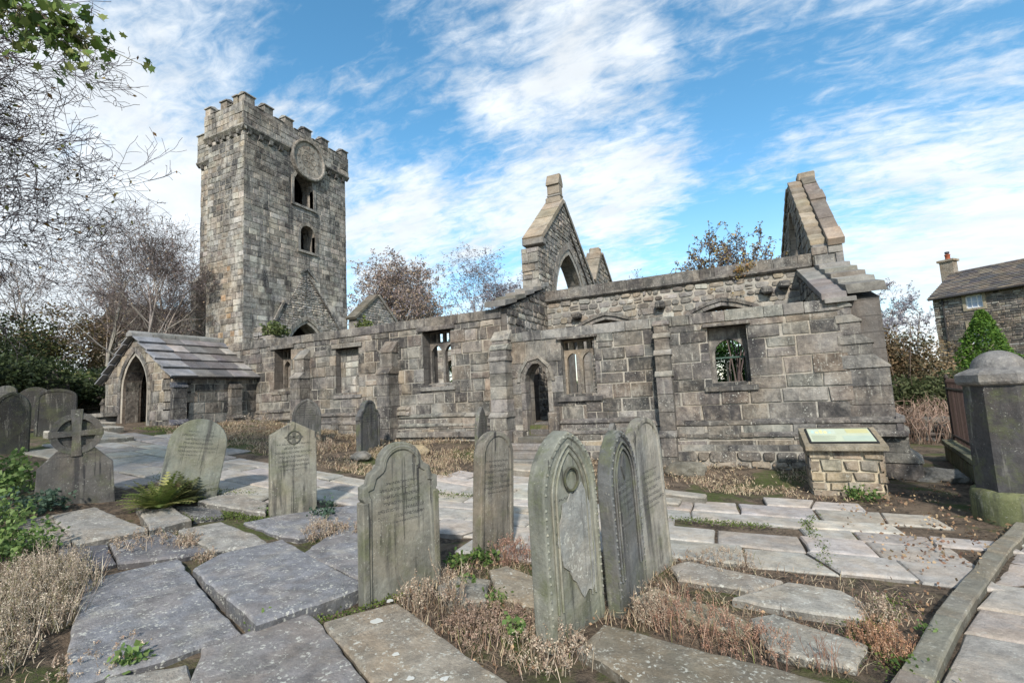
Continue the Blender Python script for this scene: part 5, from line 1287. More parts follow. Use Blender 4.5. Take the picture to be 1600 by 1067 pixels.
bm = NB(); prism(bm, [onp(.08, .13, .002), onp(.92, .13, .002), onp(.92, .9, .002), onp(.08, .9, .002)], nn * .022, (.02, .022, .024), bev=.003); pf = L('panel_frame', bm, M_iron, IP)
bm = NB()
def patch(a, b, c, d, h, col): prism(bm, [onp(a, b, h), onp(c, b, h), onp(c, d, h), onp(a, d, h)], nn * .0015, col)
patch(.105, .17, .895, .86, .0245, (.44, .48, .36)); patch(.6, .6, .88, .83, .0265, (.47, .45, .24)); patch(.12, .55, .46, .83, .0265, (.45, .5, .41)); patch(.52, .2, .88, .46, .0265, (.38, .45, .37))
for k in range(9): patch(.13, .21 + k * .033, .13 + rs.uniform(.22, .33), .219 + k * .033, .0265, (.25, .28, .22))
for k in range(5): patch(.15 + k * .055, .6, .185 + k * .055, .6 + rs.uniform(.05, .18), .0285, rs.choice([(.5, .62, .35), (.75, .7, .3), (.4, .55, .5)]))
link('panel', bm, M_paint, pf)

# ================================================================ GATE PIER, LOW WALL, RAILINGS
PX, PY = 3.08, 8.26; zg = G(PX, PY)
PI_ = thing('gate_pier', 'stout round blackened stone gate pier with domed cap and green mossy foot', 'gate pier', (PX, PY, zg))
bm = NB(); lathe(bm, (0, 0, 0), [(.45, -.3), (.455, .1), (.45, .30), (.43, .36), (.37, .385)], 28, (.13, .14, .07)); o = link('base', bm, M_gside, PI_)
bm = NB(); lathe(bm, (0, 0, 0), [(.395, .36), (.392, .9), (.387, 1.4), (.38, 1.70)], 8, (.06, .058, .058)); link('shaft', bm, M_gside, PI_)
bm = NB(); lathe(bm, (0, 0, 0), [(.385, 1.68), (.43, 1.70), (.45, 1.73), (.45, 1.82), (.41, 1.85), (.29, 1.90)], 8, (.15, .145, .14)); lathe(bm, (0, 0, 0), [(.275, 1.885), (.265, 1.91), (.255, 1.95), (.235, 2.0), (.19, 2.05), (.13, 2.09), (.06, 2.115), (.01, 2.12)], 28, (.17, .165, .16)); link('cap', bm, M_rub, PI_)
W0, W1 = Vector((3.12, 8.55, 0)), Vector((3.95, 13.4, 0)); dw = (W1 - W0).normalized(); nw = Vector((dw.y, -dw.x, 0)); Lw = (W1 - W0).length
F_w = frame(W0, dw, -nw); LW = thing('low_wall', 'low mossy stone dwarf wall running back from the gate pier under the rusty railings', 'low wall', (3.3, 10, -.2))
bm = NB(); prism(bm, [F_w(0, -.5, 0), F_w(Lw, -.5, 0), F_w(Lw, -.5, -.32), F_w(0, -.5, -.32)], (0, 0, .62), (.1, .1, .07)); masonry(bm, F_w, [rect(0, -.5, Lw, .1)], [], (.26, .34), (.5, .9), .02, lambda u, v, r: pick(r, [((.15, .14, .08), 3), ((.12, .13, .06), 3)]), rng); L('wall', bm, [M_gside, M_core, M_rev], LW)
bm = NB(); coping(bm, F_w, 0, Lw, .125, .22, -.36, .05, (.17, .165, .11), rng, (.7, 1.1)); L('coping', bm, M_gside, LW)
RL = thing('railings', 'rusty brown iron railings standing on the low mossy wall behind the gate pier', 'railings', (3.3, 10, .2))
bm = NB(); s = .15; rust = (.075, .052, .045)
while s < Lw - .1:
    a = F_w(s, .2, -.16); tube(bm, [a, a + AZ * 1.22], [.013, .013], 5, jc(rust, rng, .3)); tube(bm, [a + AZ * 1.22, a + AZ * 1.26, a + AZ * 1.33], [.02, .03, .003], 5, rust); s += .115
L('bars', bm, M_iron, RL)
for z in (.32, 1.3):
    bm = NB(); prism(bm, [F_w(.05, z, -.13), F_w(Lw - .05, z, -.13), F_w(Lw - .05, z, -.19), F_w(.05, z, -.19)], (0, 0, .035), (.06, .04, .033)); L('rail', bm, M_iron, RL)
for s in (.12, Lw * .5, Lw - .12):
    bm = NB(); a = F_w(s, .2, -.16); box(bm, (a.x - .03, a.y - .03, .18), (a.x + .03, a.y + .03, 1.5), (.045, .035, .032)); lathe(bm, (a.x, a.y, 1.5), [(.02, 0), (.045, .04), (.03, .09), (.004, .12)], 8, (.05, .04, .035)); L('post', bm, M_iron, RL)
GT = thing('iron_gate', 'edge of a dark arched gate standing open right of the gate pier', 'gate', (3.85, 8.0, G(3.9, 8)))
bm = NB(); F_gt = frame((3.72, 8.35, 0), (.75, -.66, 0), (-.66, -.75, 0)); pts = [F_gt(0, -.1)] + [F_gt(.5 - .5 * math.cos(a), 1.15 + .45 * math.sin(a)) for a in [math.pi * k / 10 for k in range(11)]] + [F_gt(1, -.1)]
tube(bm, pts, [.035] * len(pts), 6, (.03, .03, .032)); L('gate_frame', bm, M_iron, GT)
bm = NB()
for k in range(1, 8):
    u = k / 8; top = 1.15 + .45 * math.sqrt(max(0, 1 - ((u - .5) / .5) ** 2)); tube(bm, [F_gt(u, 0), F_gt(u, top)], [.012, .012], 5, (.035, .033, .035))
prism(bm, [F_gt(0.03, .1, -.01), F_gt(.97, .1, -.01), F_gt(.97, 1.1, -.01), F_gt(.03, 1.1, -.01)], F_gt(0, 0, .02) - F_gt(0, 0, 0), (.04, .038, .04))
L('gate_bars', bm, M_iron, GT)
# field walls and distant bits --------------------------------------------------
def fieldwall(label, a, b, h, th, pal, base=None):
    A, B = Vector((a[0], a[1], 0)), Vector((b[0], b[1], 0)); d = (B - A).normalized(); nrm = Vector((d.y, -d.x, 0))
    if nrm.dot(-A) < 0: nrm = -nrm
    Fw = frame(A, d, nrm); l = (B - A).length; z = min(G(*a), G(*b)) if base is None else base
    o = thing('field_wall', label, 'stone wall', (A.x, A.y, z)); bm = NB()
    prism(bm, [Fw(0, z - .6, -.01), Fw(l, z - .6, -.01), Fw(l, z - .6, -th), Fw(0, z - .6, -th)], (0, 0, h + .55), (.06, .055, .05))
    masonry(bm, Fw, [rect(0, z - .3, l, z + h)], [], (.14, .24), (.25, .6), .03, pal, rng, gap=.02, jit=.02, rough_d=.03); L('wall', bm, MW, o)
    bm = NB(); coping(bm, Fw, 0, l, z + h + .003, z + h + .14, -th - .05, .06, GY, rng, (.4, .8)); L('coping', bm, M_rub, o)
fieldwall('dark retaining wall under the hedge behind the left headstones', (-24.5, 7.0), (-19.2, 13.4), 1.0, .5, lambda u, v, r: pick(r, [(DK, 2), (MD, 4), (BR, 1)]), 1.95)
fieldwall('low stone wall on the slope behind the brambles at right', (3.2, 17.5), (12, 15.5), .5, .4, pal_low)
fieldwall('stone field wall below the bushes at far right', (6, 26), (14, 23), 1.3, .4, pal_low)
# ================================================================ VEGETATION
class Cloud:
    """fast collector of small coloured faces"""
    def __init__(s): s.v = []; s.f = []; s.c = []
    def poly(s, pts, col):
        k = len(s.v); s.v += [tuple(p) for p in pts]; s.f.append(tuple(range(k, k + len(pts)))); s.c.append(col)
    def tube(s, pts, rads, n, col):
        k0 = len(s.v); prev = None
        for i, p in enumerate(pts):
            d = pts[min(i + 1, len(pts) - 1)] - pts[max(i - 1, 0)]
            if d.length < 1e-7: d = Vector((0, 0, 1))
            d = d.normalized(); a = d.orthogonal().normalized() if prev is None else prev - d * prev.dot(d)
            if a.length < 1e-4: a = d.orthogonal()
            a.normalize(); prev = a; b = d.cross(a)
            for q in range(n): t_ = 2 * math.pi * q / n; s.v.append(tuple(p + (a * math.cos(t_) + b * math.sin(t_)) * rads[i]))
        for i in range(len(pts) - 1):
            for q in range(n):
                s.f.append((k0 + i * n + q, k0 + i * n + (q + 1) % n, k0 + (i + 1) * n + (q + 1) % n, k0 + (i + 1) * n + q)); s.c.append(col)
    def build(s, name, mat, parent=None, smooth=False):
        me = bpy.data.meshes.new(name); me.from_pydata(s.v, [], s.f); me.materials.append(mat)
        ca = me.color_attributes.new('col', 'FLOAT_COLOR', 'CORNER'); arr = []
        for f, c in zip(s.f, s.c): arr += [c[0], c[1], c[2], 1.0] * len(f)
        ca.data.foreach_set('color', arr)
        if smooth:
            for p in me.polygons: p.use_smooth = True
        o = bpy.data.objects.new(name, me); COL.objects.link(o)
        if parent: o.parent = parent
        return o
def rv(r): return Vector((r.gauss(0, 1), r.gauss(0, 1), r.gauss(0, 1)))
def leafq(C, p, size, r, col, up=0.3, droop=0.0, asp=.55):
    d = rv(r); d.z = d.z * (1 - up) + up - droop; d.normalize(); s = d.cross(rv(r)); s = s.normalized() if s.length > 1e-4 else d.orthogonal().normalized()
    L_ = size * r.uniform(.7, 1.25); w = L_ * asp * .5
    C.poly([p, p + d * L_ * .5 + s * w, p + d * L_, p + d * L_ * .5 - s * w], col)

def grow(T, K, p, d, ln, rad, lvl, maxl, r, P):
    """one limb and its children; T collects the thick wood, K the twigs"""
    n = 5 if lvl < 2 else 4 if lvl < 3 else 3
    pts = [p.copy()]; q = p.copy(); dd = d.copy()
    for i in range(n):
        dd = (dd + rv(r) * P['wob'] * (.5 + .3 * lvl) + Vector((0, 0, P['up'] if lvl < P.get('upl', 3) else P['droop']))).normalized()
        q = q + dd * (ln / n); pts.append(q.copy())
    rads = [max(P['minr'], rad * (1 - .72 * i / n)) for i in range(n + 1)]
    tgt = T if lvl <= P.get('split', 1) else K
    tgt.tube(pts, rads, 7 if lvl == 0 else 5 if lvl == 1 else 3, jc(P['bark'] if lvl <= P.get('barkl', 1) else P['twig'], r, .2))
    if lvl >= maxl:
        if P.get('leaf') and r.random() < P['leafp']:
            for k in range(P.get('nleaf', 1)): leafq(K, pts[r.randint(1, n)] + rv(r) * .02, P['lsize'], r, jc(r.choice(P['leaf']), r, .3, .15), .1, P.get('ldroop', .2))
        return
    nk = P['kids'][min(lvl, len(P['kids']) - 1)]
    for k in range(nk):
        u = r.uniform(P['from'] if lvl == 0 else .2, 1.0) if k < nk - 1 else 1.0
        x = u * n; i = min(int(x), n - 1); bp_ = pts[i].lerp(pts[i + 1], x - i); ax = (pts[i + 1] - pts[i]).normalized()
        side = ax.cross(rv(r)).normalized(); spread = r.uniform(*P['ang'])
        nd = (ax * math.cos(spread) + side * math.sin(spread)).normalized()
        nd = (nd + P.get('bias', Vector((0, 0, 0))) * (.35 if lvl < 2 else .1)).normalized()
        grow(T, K, bp_, nd, ln * r.uniform(*P['ratio']) * (1.12 - .35 * u if lvl == 0 else 1), max(P['minr'], rads[min(i + 1, n)] * r.uniform(.5, .75)), lvl + 1, maxl, r, P)
def tree(label, base, H, seed, levels=4, group='bare trees around the church', name='bare_tree', lean=(0, 0), **kw):
    P = dict(wob=.13, up=.06, droop=-.03, upl=3, minr=.006, kids=[9, 6, 5, 5], ang=(.45, .95), ratio=(.38, .58), bark=(.30, .27, .24), twig=(.13, .10, .10), leaf=None, leafp=.4, lsize=.09)
    P['from'] = .3; P.update(kw); r = random.Random(seed); T, K = Cloud(), Cloud(); b = Vector(base)
    o = thing(name, label, 'tree', base, 0, group)
    for s in range(P.get('stems', 1)):
        k_ = P.get('splay', .3); dv = Vector((lean[0] + (r.uniform(-k_, k_) if s else 0), lean[1] + (r.uniform(-.3, .3) if s else 0), 1)).normalized()
        grow(T, K, Vector((r.uniform(-1, 1) * P.get('row', .15) if s else 0, 0, -.3 if P.get('row', 0) == 0 else -.06)), dv, H * P.get('trunkf', .72), H * P.get('tr', .016), 0, levels, r, P)
    T.build('trunk', M_bark, o, True); K.build('crown', M_twig, o)
    return o
def shrub(label, base, size, n, cols, seed, name='shrub', leaf=.07, group=None, cat='shrub', cone=False, stems=True, mat=None, lump=7):
    r = random.Random(seed); C = Cloud(); o = thing(name, label, cat, base, 0, group); sx, sy, sz = size
    cl = [(rv(r).normalized() * r.uniform(.2, .75), r.uniform(.3, .55)) for _ in range(lump)]
    for k in range(n):
        if cone:
            z = r.random() ** 1.3; a = r.uniform(0, 6.283); rad = (1 - z) ** .8 * (1 + .2 * math.sin(a * 3 + z * 9 + seed) + .13 * math.sin(a * 7 - z * 23)) * r.uniform(.8, 1.03) + .03
            p = Vector((math.cos(a) * rad * sx, math.sin(a) * rad * sy, z * sz)); col = r.choice(cols)
        else:
            c, q = r.choice(cl); v_ = (c + rv(r).normalized() * q * r.uniform(.6, 1.05)); p = Vector((v_.x * sx, v_.y * sy, (v_.z * .5 + .5) * sz)); col = cols[int((abs(c.x) * 7) % len(cols))] if r.random() < .5 else r.choice(cols)
            if p.z < 0: p.z = -p.z * .2
        leafq(C, p, leaf, r, jc(col, r, .3, .1), .3)
    C.build('foliage', mat or M_leaf, o)
    if stems:
        K = Cloud()
        for k in range(14 if not cone else 3):
            a = r.uniform(0, 6.283); e = Vector((math.cos(a) * sx * .6, math.sin(a) * sy * .6, sz * r.uniform(.5, .9))) if not cone else Vector((r.uniform(-.1, .1), r.uniform(-.1, .1), sz * .9))
            K.tube([Vector((r.uniform(-.1, .1), r.uniform(-.1, .1), -.2)), e * .5 + rv(r) * .05, e], [.03, .018, .006], 4, (.12, .09, .07))
        K.build('stems', M_twig, o)
    return o
PURP = [(.21, .16, .14), (.25, .19, .16), (.30, .23, .15), (.18, .16, .18)]
BLU = [(.13, .14, .17), (.16, .14, .17), (.2, .16, .15)]
def at(px, py, dist):   # ground position seen at a pixel column of the photograph, a given distance away
    d = fw * 750 + rr * (px - 800) + uu * (533.5 - py); h = math.hypot(d.x, d.y); return Vector((d.x / h * dist, d.y / h * dist, 0))
def gp_(px, dist, py=560, dz=0):
    p = at(px, py, dist); return (p.x, p.y, G(p.x, p.y) + dz)
# trees behind the church
tree('big birch with brown leaves and pale limbs, directly right of the tower', gp_(634, 46), 15.4, 22, 4, name='birch_tree', bark=(.46, .42, .38), twig=(.27, .23, .22), leaf=PURP, leafp=1.0, nleaf=3, lsize=.2, stems=4, trunkf=.6, kids=[12, 8, 6, 4], ang=(.4, 1.05), lean=(-.08, 0))
tree('slim bluish birch between the big birch and the chancel gable', gp_(768, 54), 16.4, 5, 4, name='birch_tree', twig=(.16, .15, .18), bark=(.25, .23, .24), leaf=BLU, leafp=.7, nleaf=2, lsize=.2, stems=2, trunkf=.66, kids=[11, 8, 6, 4], ang=(.35, .9))
tree('small bluish treetop showing over the wall between the two gables', gp_(1012, 50), 13.6, 8, 4, name='birch_tree', twig=(.16, .15, .18), leaf=BLU, leafp=.8, nleaf=2, lsize=.18, stems=2, trunkf=.66, kids=[8, 6, 5, 4])
tree('tall slender birch with drooping twigs between the buttress and the stone house', gp_(1412, 31), 7.6, 12, 4, name='birch_tree', bark=(.42, .37, .32), twig=(.22, .21, .24), leaf=[(.2, .2, .24), (.25, .22, .22)], leafp=.6, nleaf=1, lsize=.11, droop=-.12, stems=2, trunkf=.7, kids=[10, 7, 6, 4], ang=(.35, .7), ratio=(.3, .45), tr=.012)
tree('smaller bluish tree at the left side of the slender birch', gp_(1372, 36), 7.2, 13, 4, name='birch_tree', twig=(.15, .14, .17), leaf=BLU, leafp=.8, nleaf=2, lsize=.14, trunkf=.6, kids=[8, 6, 5, 4])
# left group
tree('left birch of the group beside the tower, spreading fine bare twigs', gp_(165, 31), 11.0, 31, 4, name='birch_tree', tr=.010, bark=(.30, .27, .24), twig=(.115, .095, .09), leaf=PURP, leafp=.35, lsize=.11, stems=2, trunkf=.62, kids=[11, 7, 6, 4], ang=(.4, 1.0), droop=-.07)
tree('middle birch of the group beside the tower with pale forked stems', gp_(225, 28), 9.8, 32, 4, name='birch_tree', tr=.009, bark=(.32, .28, .25), twig=(.115, .095, .09), leaf=PURP, leafp=.35, lsize=.1, stems=3, trunkf=.62, kids=[10, 7, 6, 4], ang=(.4, 1.0), droop=-.08)
tree('right birch of the group, its twigs touching the tower edge', gp_(282, 34), 11.0, 33, 4, name='birch_tree', bark=(.38, .33, .28), twig=(.17, .13, .12), leaf=PURP, leafp=.4, lsize=.11, stems=2, trunkf=.62, kids=[10, 7, 6, 4], ang=(.4, .9), droop=-.07)
tree('thin bare tree at the far left behind the overhanging branches', gp_(40, 33), 9.0, 34, 4, name='birch_tree', bark=(.3, .27, .24), twig=(.16, .13, .12), leaf=PURP, leafp=.3, lsize=.1, trunkf=.62, kids=[9, 7, 6, 4])
# overhanging tree on the left, trunk out of frame
tree('leafless tree at the left edge whose long arching twigs reach into the sky', (-9.9, .55, G(-9.9, .55)), 8.0, 79, 5, name='overhanging_tree', lean=(.1, .06), bark=(.07, .06, .06), twig=(.075, .06, .065), split=2, minr=.0033, kids=[15, 9, 7, 5, 3], ang=(.5, 1.05), ratio=(.42, .62), up=.05, droop=.0, wob=.09, bias=Vector((.5, .35, -.12)), leaf=[(.22, .16, .05), (.16, .17, .05), (.2, .12, .05)], leafp=.10, lsize=.07, tr=.013, trunkf=.62)
# leafy spray in the top left corner: its limb comes from a trunk left of the frame
r = random.Random(4); o = thing('sycamore_tree', 'green leafy spray of large lobed leaves hanging into the top left corner', 'tree', (-8.4, -.2, G(-8.4, -.2))); base = Vector(o.location)
T, K = Cloud(), Cloud(); tip = EYE + (fw * 750 + rr * (135 - 800) + uu * (533.5 - 68)).normalized() * 6.4; mid_ = EYE + (fw * 750 + rr * (-60 - 800) + uu * (533.5 + 5)).normalized() * 7.0
pth = [Vector((0, 0, -.3)), Vector((.1, .1, 3)), Vector((.3, .4, 5.2)), mid_ - base, (mid_ * .45 + tip * .55) - base + Vector((0, 0, .12)), tip - base]
T.tube(pth, [.16, .13, .09, .03, .014, .006], 6, (.13, .11, .09))
K0 = pth[3]
for k in range(85):
    u = r.uniform(.1, 1); p = K0.lerp(pth[5], u) + Vector((0, 0, .1 * math.sin(u * 3))); e = p + rv(r) * .13 + Vector((0, 0, -.03)); T.tube([p, p.lerp(e, .5) + rv(r) * .02, e], [.006, .004, .003], 3, (.14, .13, .07))
    for j in range(4 if u > .35 else 2):
        q = e + rv(r) * .05; d = (rv(r) + Vector((.3, .2, -.8))).normalized(); s = d.cross(rv(r)).normalized(); l = r.uniform(.06, .105); c = jc(r.choice([(.10, .16, .035), (.14, .2, .05), (.17, .2, .06), (.08, .13, .04)]), r, .2)
        P_ = lambda a, b: q + d * l * a + s * l * b
        K.poly([P_(0, 0), P_(.18, .22), P_(.1, .5), P_(.45, .32), P_(.62, .55), P_(.72, .22), P_(1.0, .0), P_(.72, -.22), P_(.62, -.55), P_(.45, -.32), P_(.1, -.5), P_(.18, -.22)], c)
T.build('trunk', M_bark, o); K.build('leaves', M_leaf, o)
# shrub growing behind the nave wall
tree('autumn sapling bush with yellow and brown leaves growing over the nave wall coping', (.05, 15.4, .85), 5.0, 51, 3, name='sapling', group='saplings on the walls', bark=(.14, .11, .1), twig=(.14, .11, .12), leaf=[(.12, .12, .14), (.3, .22, .07), (.22, .15, .07), (.14, .13, .1)], leafp=1.0, nleaf=4, lsize=.08, stems=8, trunkf=.78, kids=[14, 6, 4], ang=(.3, .85), ratio=(.26, .42), row=.5, splay=.22, tr=.006, **{'from': .5})
shrub('trailing patch of orange and yellow leaves spilling over the coping', (.45, 13.9, 4.35), (.35, .14, .55), 260, [(.3, .18, .07), (.3, .24, .08), (.24, .12, .06)], 3, leaf=.06, stems=False)
# hedges and bushes, left
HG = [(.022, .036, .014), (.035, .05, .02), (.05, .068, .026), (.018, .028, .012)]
HB = [(.16, .12, .07), (.12, .1, .05), (.2, .15, .09), (.10, .095, .045)]
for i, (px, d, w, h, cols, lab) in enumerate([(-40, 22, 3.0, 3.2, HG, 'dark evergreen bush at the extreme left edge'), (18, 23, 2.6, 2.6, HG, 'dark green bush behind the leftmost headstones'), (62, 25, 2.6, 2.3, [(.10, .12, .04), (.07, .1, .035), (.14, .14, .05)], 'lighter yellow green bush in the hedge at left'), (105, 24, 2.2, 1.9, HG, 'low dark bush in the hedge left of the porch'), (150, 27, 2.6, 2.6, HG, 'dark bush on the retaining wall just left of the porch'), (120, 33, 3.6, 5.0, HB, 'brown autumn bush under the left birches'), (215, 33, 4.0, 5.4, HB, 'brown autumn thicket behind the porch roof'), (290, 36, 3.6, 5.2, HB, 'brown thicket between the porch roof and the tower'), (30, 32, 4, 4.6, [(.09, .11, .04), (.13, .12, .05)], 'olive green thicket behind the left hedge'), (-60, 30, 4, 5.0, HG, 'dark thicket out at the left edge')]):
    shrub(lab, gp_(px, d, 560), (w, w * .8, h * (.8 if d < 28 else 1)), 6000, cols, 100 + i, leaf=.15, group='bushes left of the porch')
# bushes right
for i, (px, d, w, h, cols, lab) in enumerate([(1400, 25, 1.5, 4.6, [(.2, .14, .08), (.15, .11, .06), (.1, .09, .05)], 'tall rounded brown bush directly right of the corner buttress'), (1440, 30, 2.2, 3.6, [(.26, .19, .11), (.19, .15, .08)], 'tawny bush between the brown bush and the house'), (1430, 22, 1.7, 2.2, [(.07, .085, .035), (.1, .11, .05)], 'dark green bush low down left of the house'), (1475, 27, 1.8, 1.9, [(.05, .06, .03), (.09, .09, .05)], 'dark low bush at the foot of the house'), (1370, 34, 3, 2.6, HB, 'brown bush glimpsed behind the buttress')]):
    shrub(lab, gp_(px, d, 560), (w, w * .8, h), 3800, cols, 200 + i, leaf=.15, group='bushes right of the buttress')
shrub('bright green pointed conifer in front of the stone house', gp_(1543, 30, 560, -.3), (1.6, 1.6, 4.75), 15000, [(.10, .19, .03), (.14, .24, .04), (.07, .14, .03)], 301, name='conifer', leaf=.13, cone=True)
shrub('green bushes seen through the right hand window', (-.3, 24.6, 0), (2.6, 1.2, 5.0), 7500, [(.05, .13, .03), (.08, .17, .04), (.03, .09, .02)], 302, leaf=.16)
shrub('green bush seen through the tracery windows', (-13.5, 24.5, 1), (4.5, 1.5, 4.0), 3500, [(.07, .11, .03), (.1, .14, .04)], 303, leaf=.18)
# bramble thicket of bare canes right of the buttress
def canes(label, base, w, h, n, seed, cols, name='bramble'):
    r = random.Random(seed); C = Cloud(); o = thing(name, label, 'bramble', base)
    for k in range(n):
        a = r.uniform(0, 6.283); p = Vector((r.uniform(-w, w) * .6, r.uniform(-w, w) * .6, -.1)); e = p + Vector((math.cos(a) * w * r.uniform(.2, .8), math.sin(a) * w * r.uniform(.2, .8), 0)); t_ = h * r.uniform(.5, 1.1)
        m1 = p.lerp(e, .3) + Vector((0, 0, t_ * .8)); m2 = p.lerp(e, .7) + Vector((0, 0, t_)); e.z = t_ * r.uniform(.3, .8)
        C.tube([p, m1, m2, e], [.012, .009, .007, .004], 3, jc(r.choice(cols), r, .25))
        for j in range(3): q = m1.lerp(m2, r.random()); C.tube([q, q + rv(r) * .14], [.005, .002], 3, jc(cols[0], r, .2))
    C.build('canes', M_twig, o); return o
canes('tangle of bare reddish bramble canes right of the corner buttress', gp_(1440, 17.5, 600), 1.3, 1.15, 130, 9, [(.32, .22, .17), (.38, .29, .23), (.24, .17, .13)])
canes('paler bramble tangle behind, left of the railings', gp_(1470, 21, 600), 1.5, 1.1, 110, 10, [(.34, .27, .22), (.26, .2, .16)])

# ---- ground plants --------------------------------------------------------------
def inledger(x, y): return any(inpoly(x, y, P_[1]) for P_ in LEDGERS)
DRY = [(.42, .33, .21), (.33, .25, .17), (.50, .41, .28), (.26, .19, .13), (.38, .27, .19), (.44, .37, .25)]
def grass(C, r, x, y, h, cols, n=1, wid=.006, flop=.5):
    for _ in range(n):
        z = G(x, y) - .01; a = r.uniform(0, 6.283); hh = h * r.uniform(.5, 1.2); fl = Vector((math.cos(a), math.sin(a), 0)) * hh * flop * r.uniform(.2, 1.3)
        p = Vector((x + r.gauss(0, .02), y + r.gauss(0, .02), z)); s = Vector((-math.sin(a), math.cos(a), 0)) * wid; m_ = p + fl * .4 + Vector((0, 0, hh * .7)); e = p + fl + Vector((0, 0, hh)); c = jc(r.choice(cols), r, .25, .08)
        C.poly([p - s, p + s, m_ + s * .7], c); C.poly([p - s, m_ + s * .7, m_ - s * .7], c); C.poly([m_ - s * .7, m_ + s * .7, e], c)
r = random.Random(71)
# dead grass bank below the walls
C = Cloud(); k = 0
while k < 15000:
    x, y = r.uniform(-14.2, 1.4), r.uniform(7.2, 10.85)
    if x < -5.1: lo_ = 7.1 + max(0, (-8 - x) * .1) - (.4 if -8.5 < x < -6.3 else 0); ok = y > lo_ + .5 * noise.noise(Vector((x * 1.1, 0, 3)))
    else: ok = (x > -3.7 and y > 8.75 + .35 * noise.noise(Vector((x * 1.5, 2, 3))) and not (x > .8 and y > 9.0 and y < 9.9))
    if not ok or noise.noise(Vector((x * 1.4, y * 1.4, 7))) + .35 < r.random() * .75: k += .3; continue
    grass(C, r, x, y, .05 if x > -4 else .075, DRY, 2, .006, 1.6)
    if r.random() < .5: leafq(C, Vector((x, y, G(x, y) + r.uniform(.01, .09))), .05, r, jc(r.choice(DRY), r, .3), .1, 0, .35)
    k += 1
tag(C.build('dead_grass', M_dry), kind='stuff')
# litter and dry tufts between the slabs and in the verge right of the headstones
C = Cloud(); k = 0
VERGE = [[(-2.9, 3.5), (-2.0, 2.7), (-1.2, 3.0), (-1.15, 3.7), (-.1, 3.75), (.5, 3.6), (.95, 4.3), (1.35, 5.2), (.6, 5.3), (-.7, 5.45), (-2.5, 4.7), (-3.1, 3.9)], [(-6, 2.6), (-6.7, 2.4), (-4.6, 1.3), (-3.5, 1.2), (-4.4, 1.75)]]
while k < 4200:
    P_ = VERGE[0] if r.random() < .93 else VERGE[1]; x, y = r.uniform(-6.7, 1.5), r.uniform(1.2, 5.6)
    if not inpoly(x, y, P_) or inledger(x, y): k += .05; continue
    dn = noise.noise(Vector((x * 1.7, y * 1.7, 1)))
    if x > -.5 and y > 4.3 and r.random() < .6: k += .3; continue
    grass(C, r, x, y, .07 + .05 * max(0, dn), DRY + [(.16, .10, .07), (.22, .15, .10), (.3, .2, .14)], 1, .003, 1.9); k += 1
for j in range(9000):   # broken stalks lying every way
    x, y = r.uniform(-6.6, 1.5), r.uniform(1.2, 5.6)
    if inledger(x, y) or not (inpoly(x, y, VERGE[0]) or inpoly(x, y, VERGE[1])): continue
    a = r.uniform(0, 6.283); l = r.uniform(.03, .11); p = Vector((x, y, G(x, y) + r.uniform(.0, .05))); q = p + Vector((math.cos(a) * l, math.sin(a) * l, r.uniform(-.01, .05))); m_ = p.lerp(q, .5) + rv(r) * .008
    s = Vector((-math.sin(a), math.cos(a), .3)) * .0018; c = jc(r.choice(DRY + [(.12, .08, .06), (.2, .14, .1)]), r, .3); C.poly([p - s, p + s, m_ + s, m_ - s], c); C.poly([m_ - s, m_ + s, q], c)
for j in range(4200):   # fallen leaves
    x, y = r.uniform(-3.2, 2.9), r.uniform(2.4, 7.8)
    if inledger(x, y) or not (inpoly(x, y, VERGE[0]) or (x > 1.0 and x < krb(y) + .05 and y > 4.5 and r.random() < .5)): continue
    leafq(C, Vector((x, y, G(x, y) + r.uniform(.0, .035))), .032, r, jc(r.choice([(.30, .19, .11), (.22, .13, .08), (.38, .27, .16), (.15, .09, .06)]), r, .3), .0, 0, .7)
for j in range(1500):
    x, y = r.uniform(1.2, 3.4), r.uniform(5.5, 11)
    if x > krb(y) + .1 or (y > 8 and x > 3.1): continue
    if noise.noise(Vector((x * 2, y * 2, 4))) < -.05: continue
    leafq(C, Vector((x, y, G(x, y) + r.uniform(.02, .05))), .045, r, jc(r.choice([(.34, .22, .13), (.25, .15, .1), (.42, .31, .19)]), r, .3), .0, 0, .7)
tag(C.build('dry_litter', M_dry), kind='stuff')
# moss and low green in joints
C = Cloud(); MOSS = [(.10, .14, .03), (.14, .18, .045), (.07, .10, .025)]
def mossline(pts, n, w, h=.02):
    for j in range(n):
        i = r.randrange(len(pts) - 1); a, b = Vector(pts[i]), Vector(pts[i + 1]); p = a.lerp(b, r.random()) + Vector((r.gauss(0, w), r.gauss(0, w)))
        if inledger(p.x, p.y): continue
        leafq(C, Vector((p.x, p.y, G(p.x, p.y) + r.uniform(.01, .045))), h, r, jc(r.choice(MOSS), r, .3), .5, 0, .8)
mossline([(-6.6, 4.0), (-6.3, 4.35), (-5.9, 4.5), (-5.6, 4.55)], 2600, .1); mossline([(-6.4, 4.6), (-7.2, 4.5)], 700, .05); mossline([(-3.35, 2.7), (-3.0, 3.0), (-2.8, 3.5)], 500, .04)
mossline([(.62, 5.6), (.7, 6.3), (.62, 7.1), (.8, 7.6)], 500, .04); mossline([(-.9, 6.8), (.2, 6.85)], 700, .06); mossline([(1.0, 5.0), (.65, 4.3), (.8, 3.7)], 900, .08); mossline([(-9, 5.0), (-7.7, 4.7), (-6.9, 5.2)], 900, .09); mossline([(-14.2, 7.6), (-13.4, 7.8)], 600, .15, .03)
mossline([(-4.9, 6.9), (-3.8, 7.1)], 500, .1)
tag(C.build('moss', M_leaf), kind='stuff')
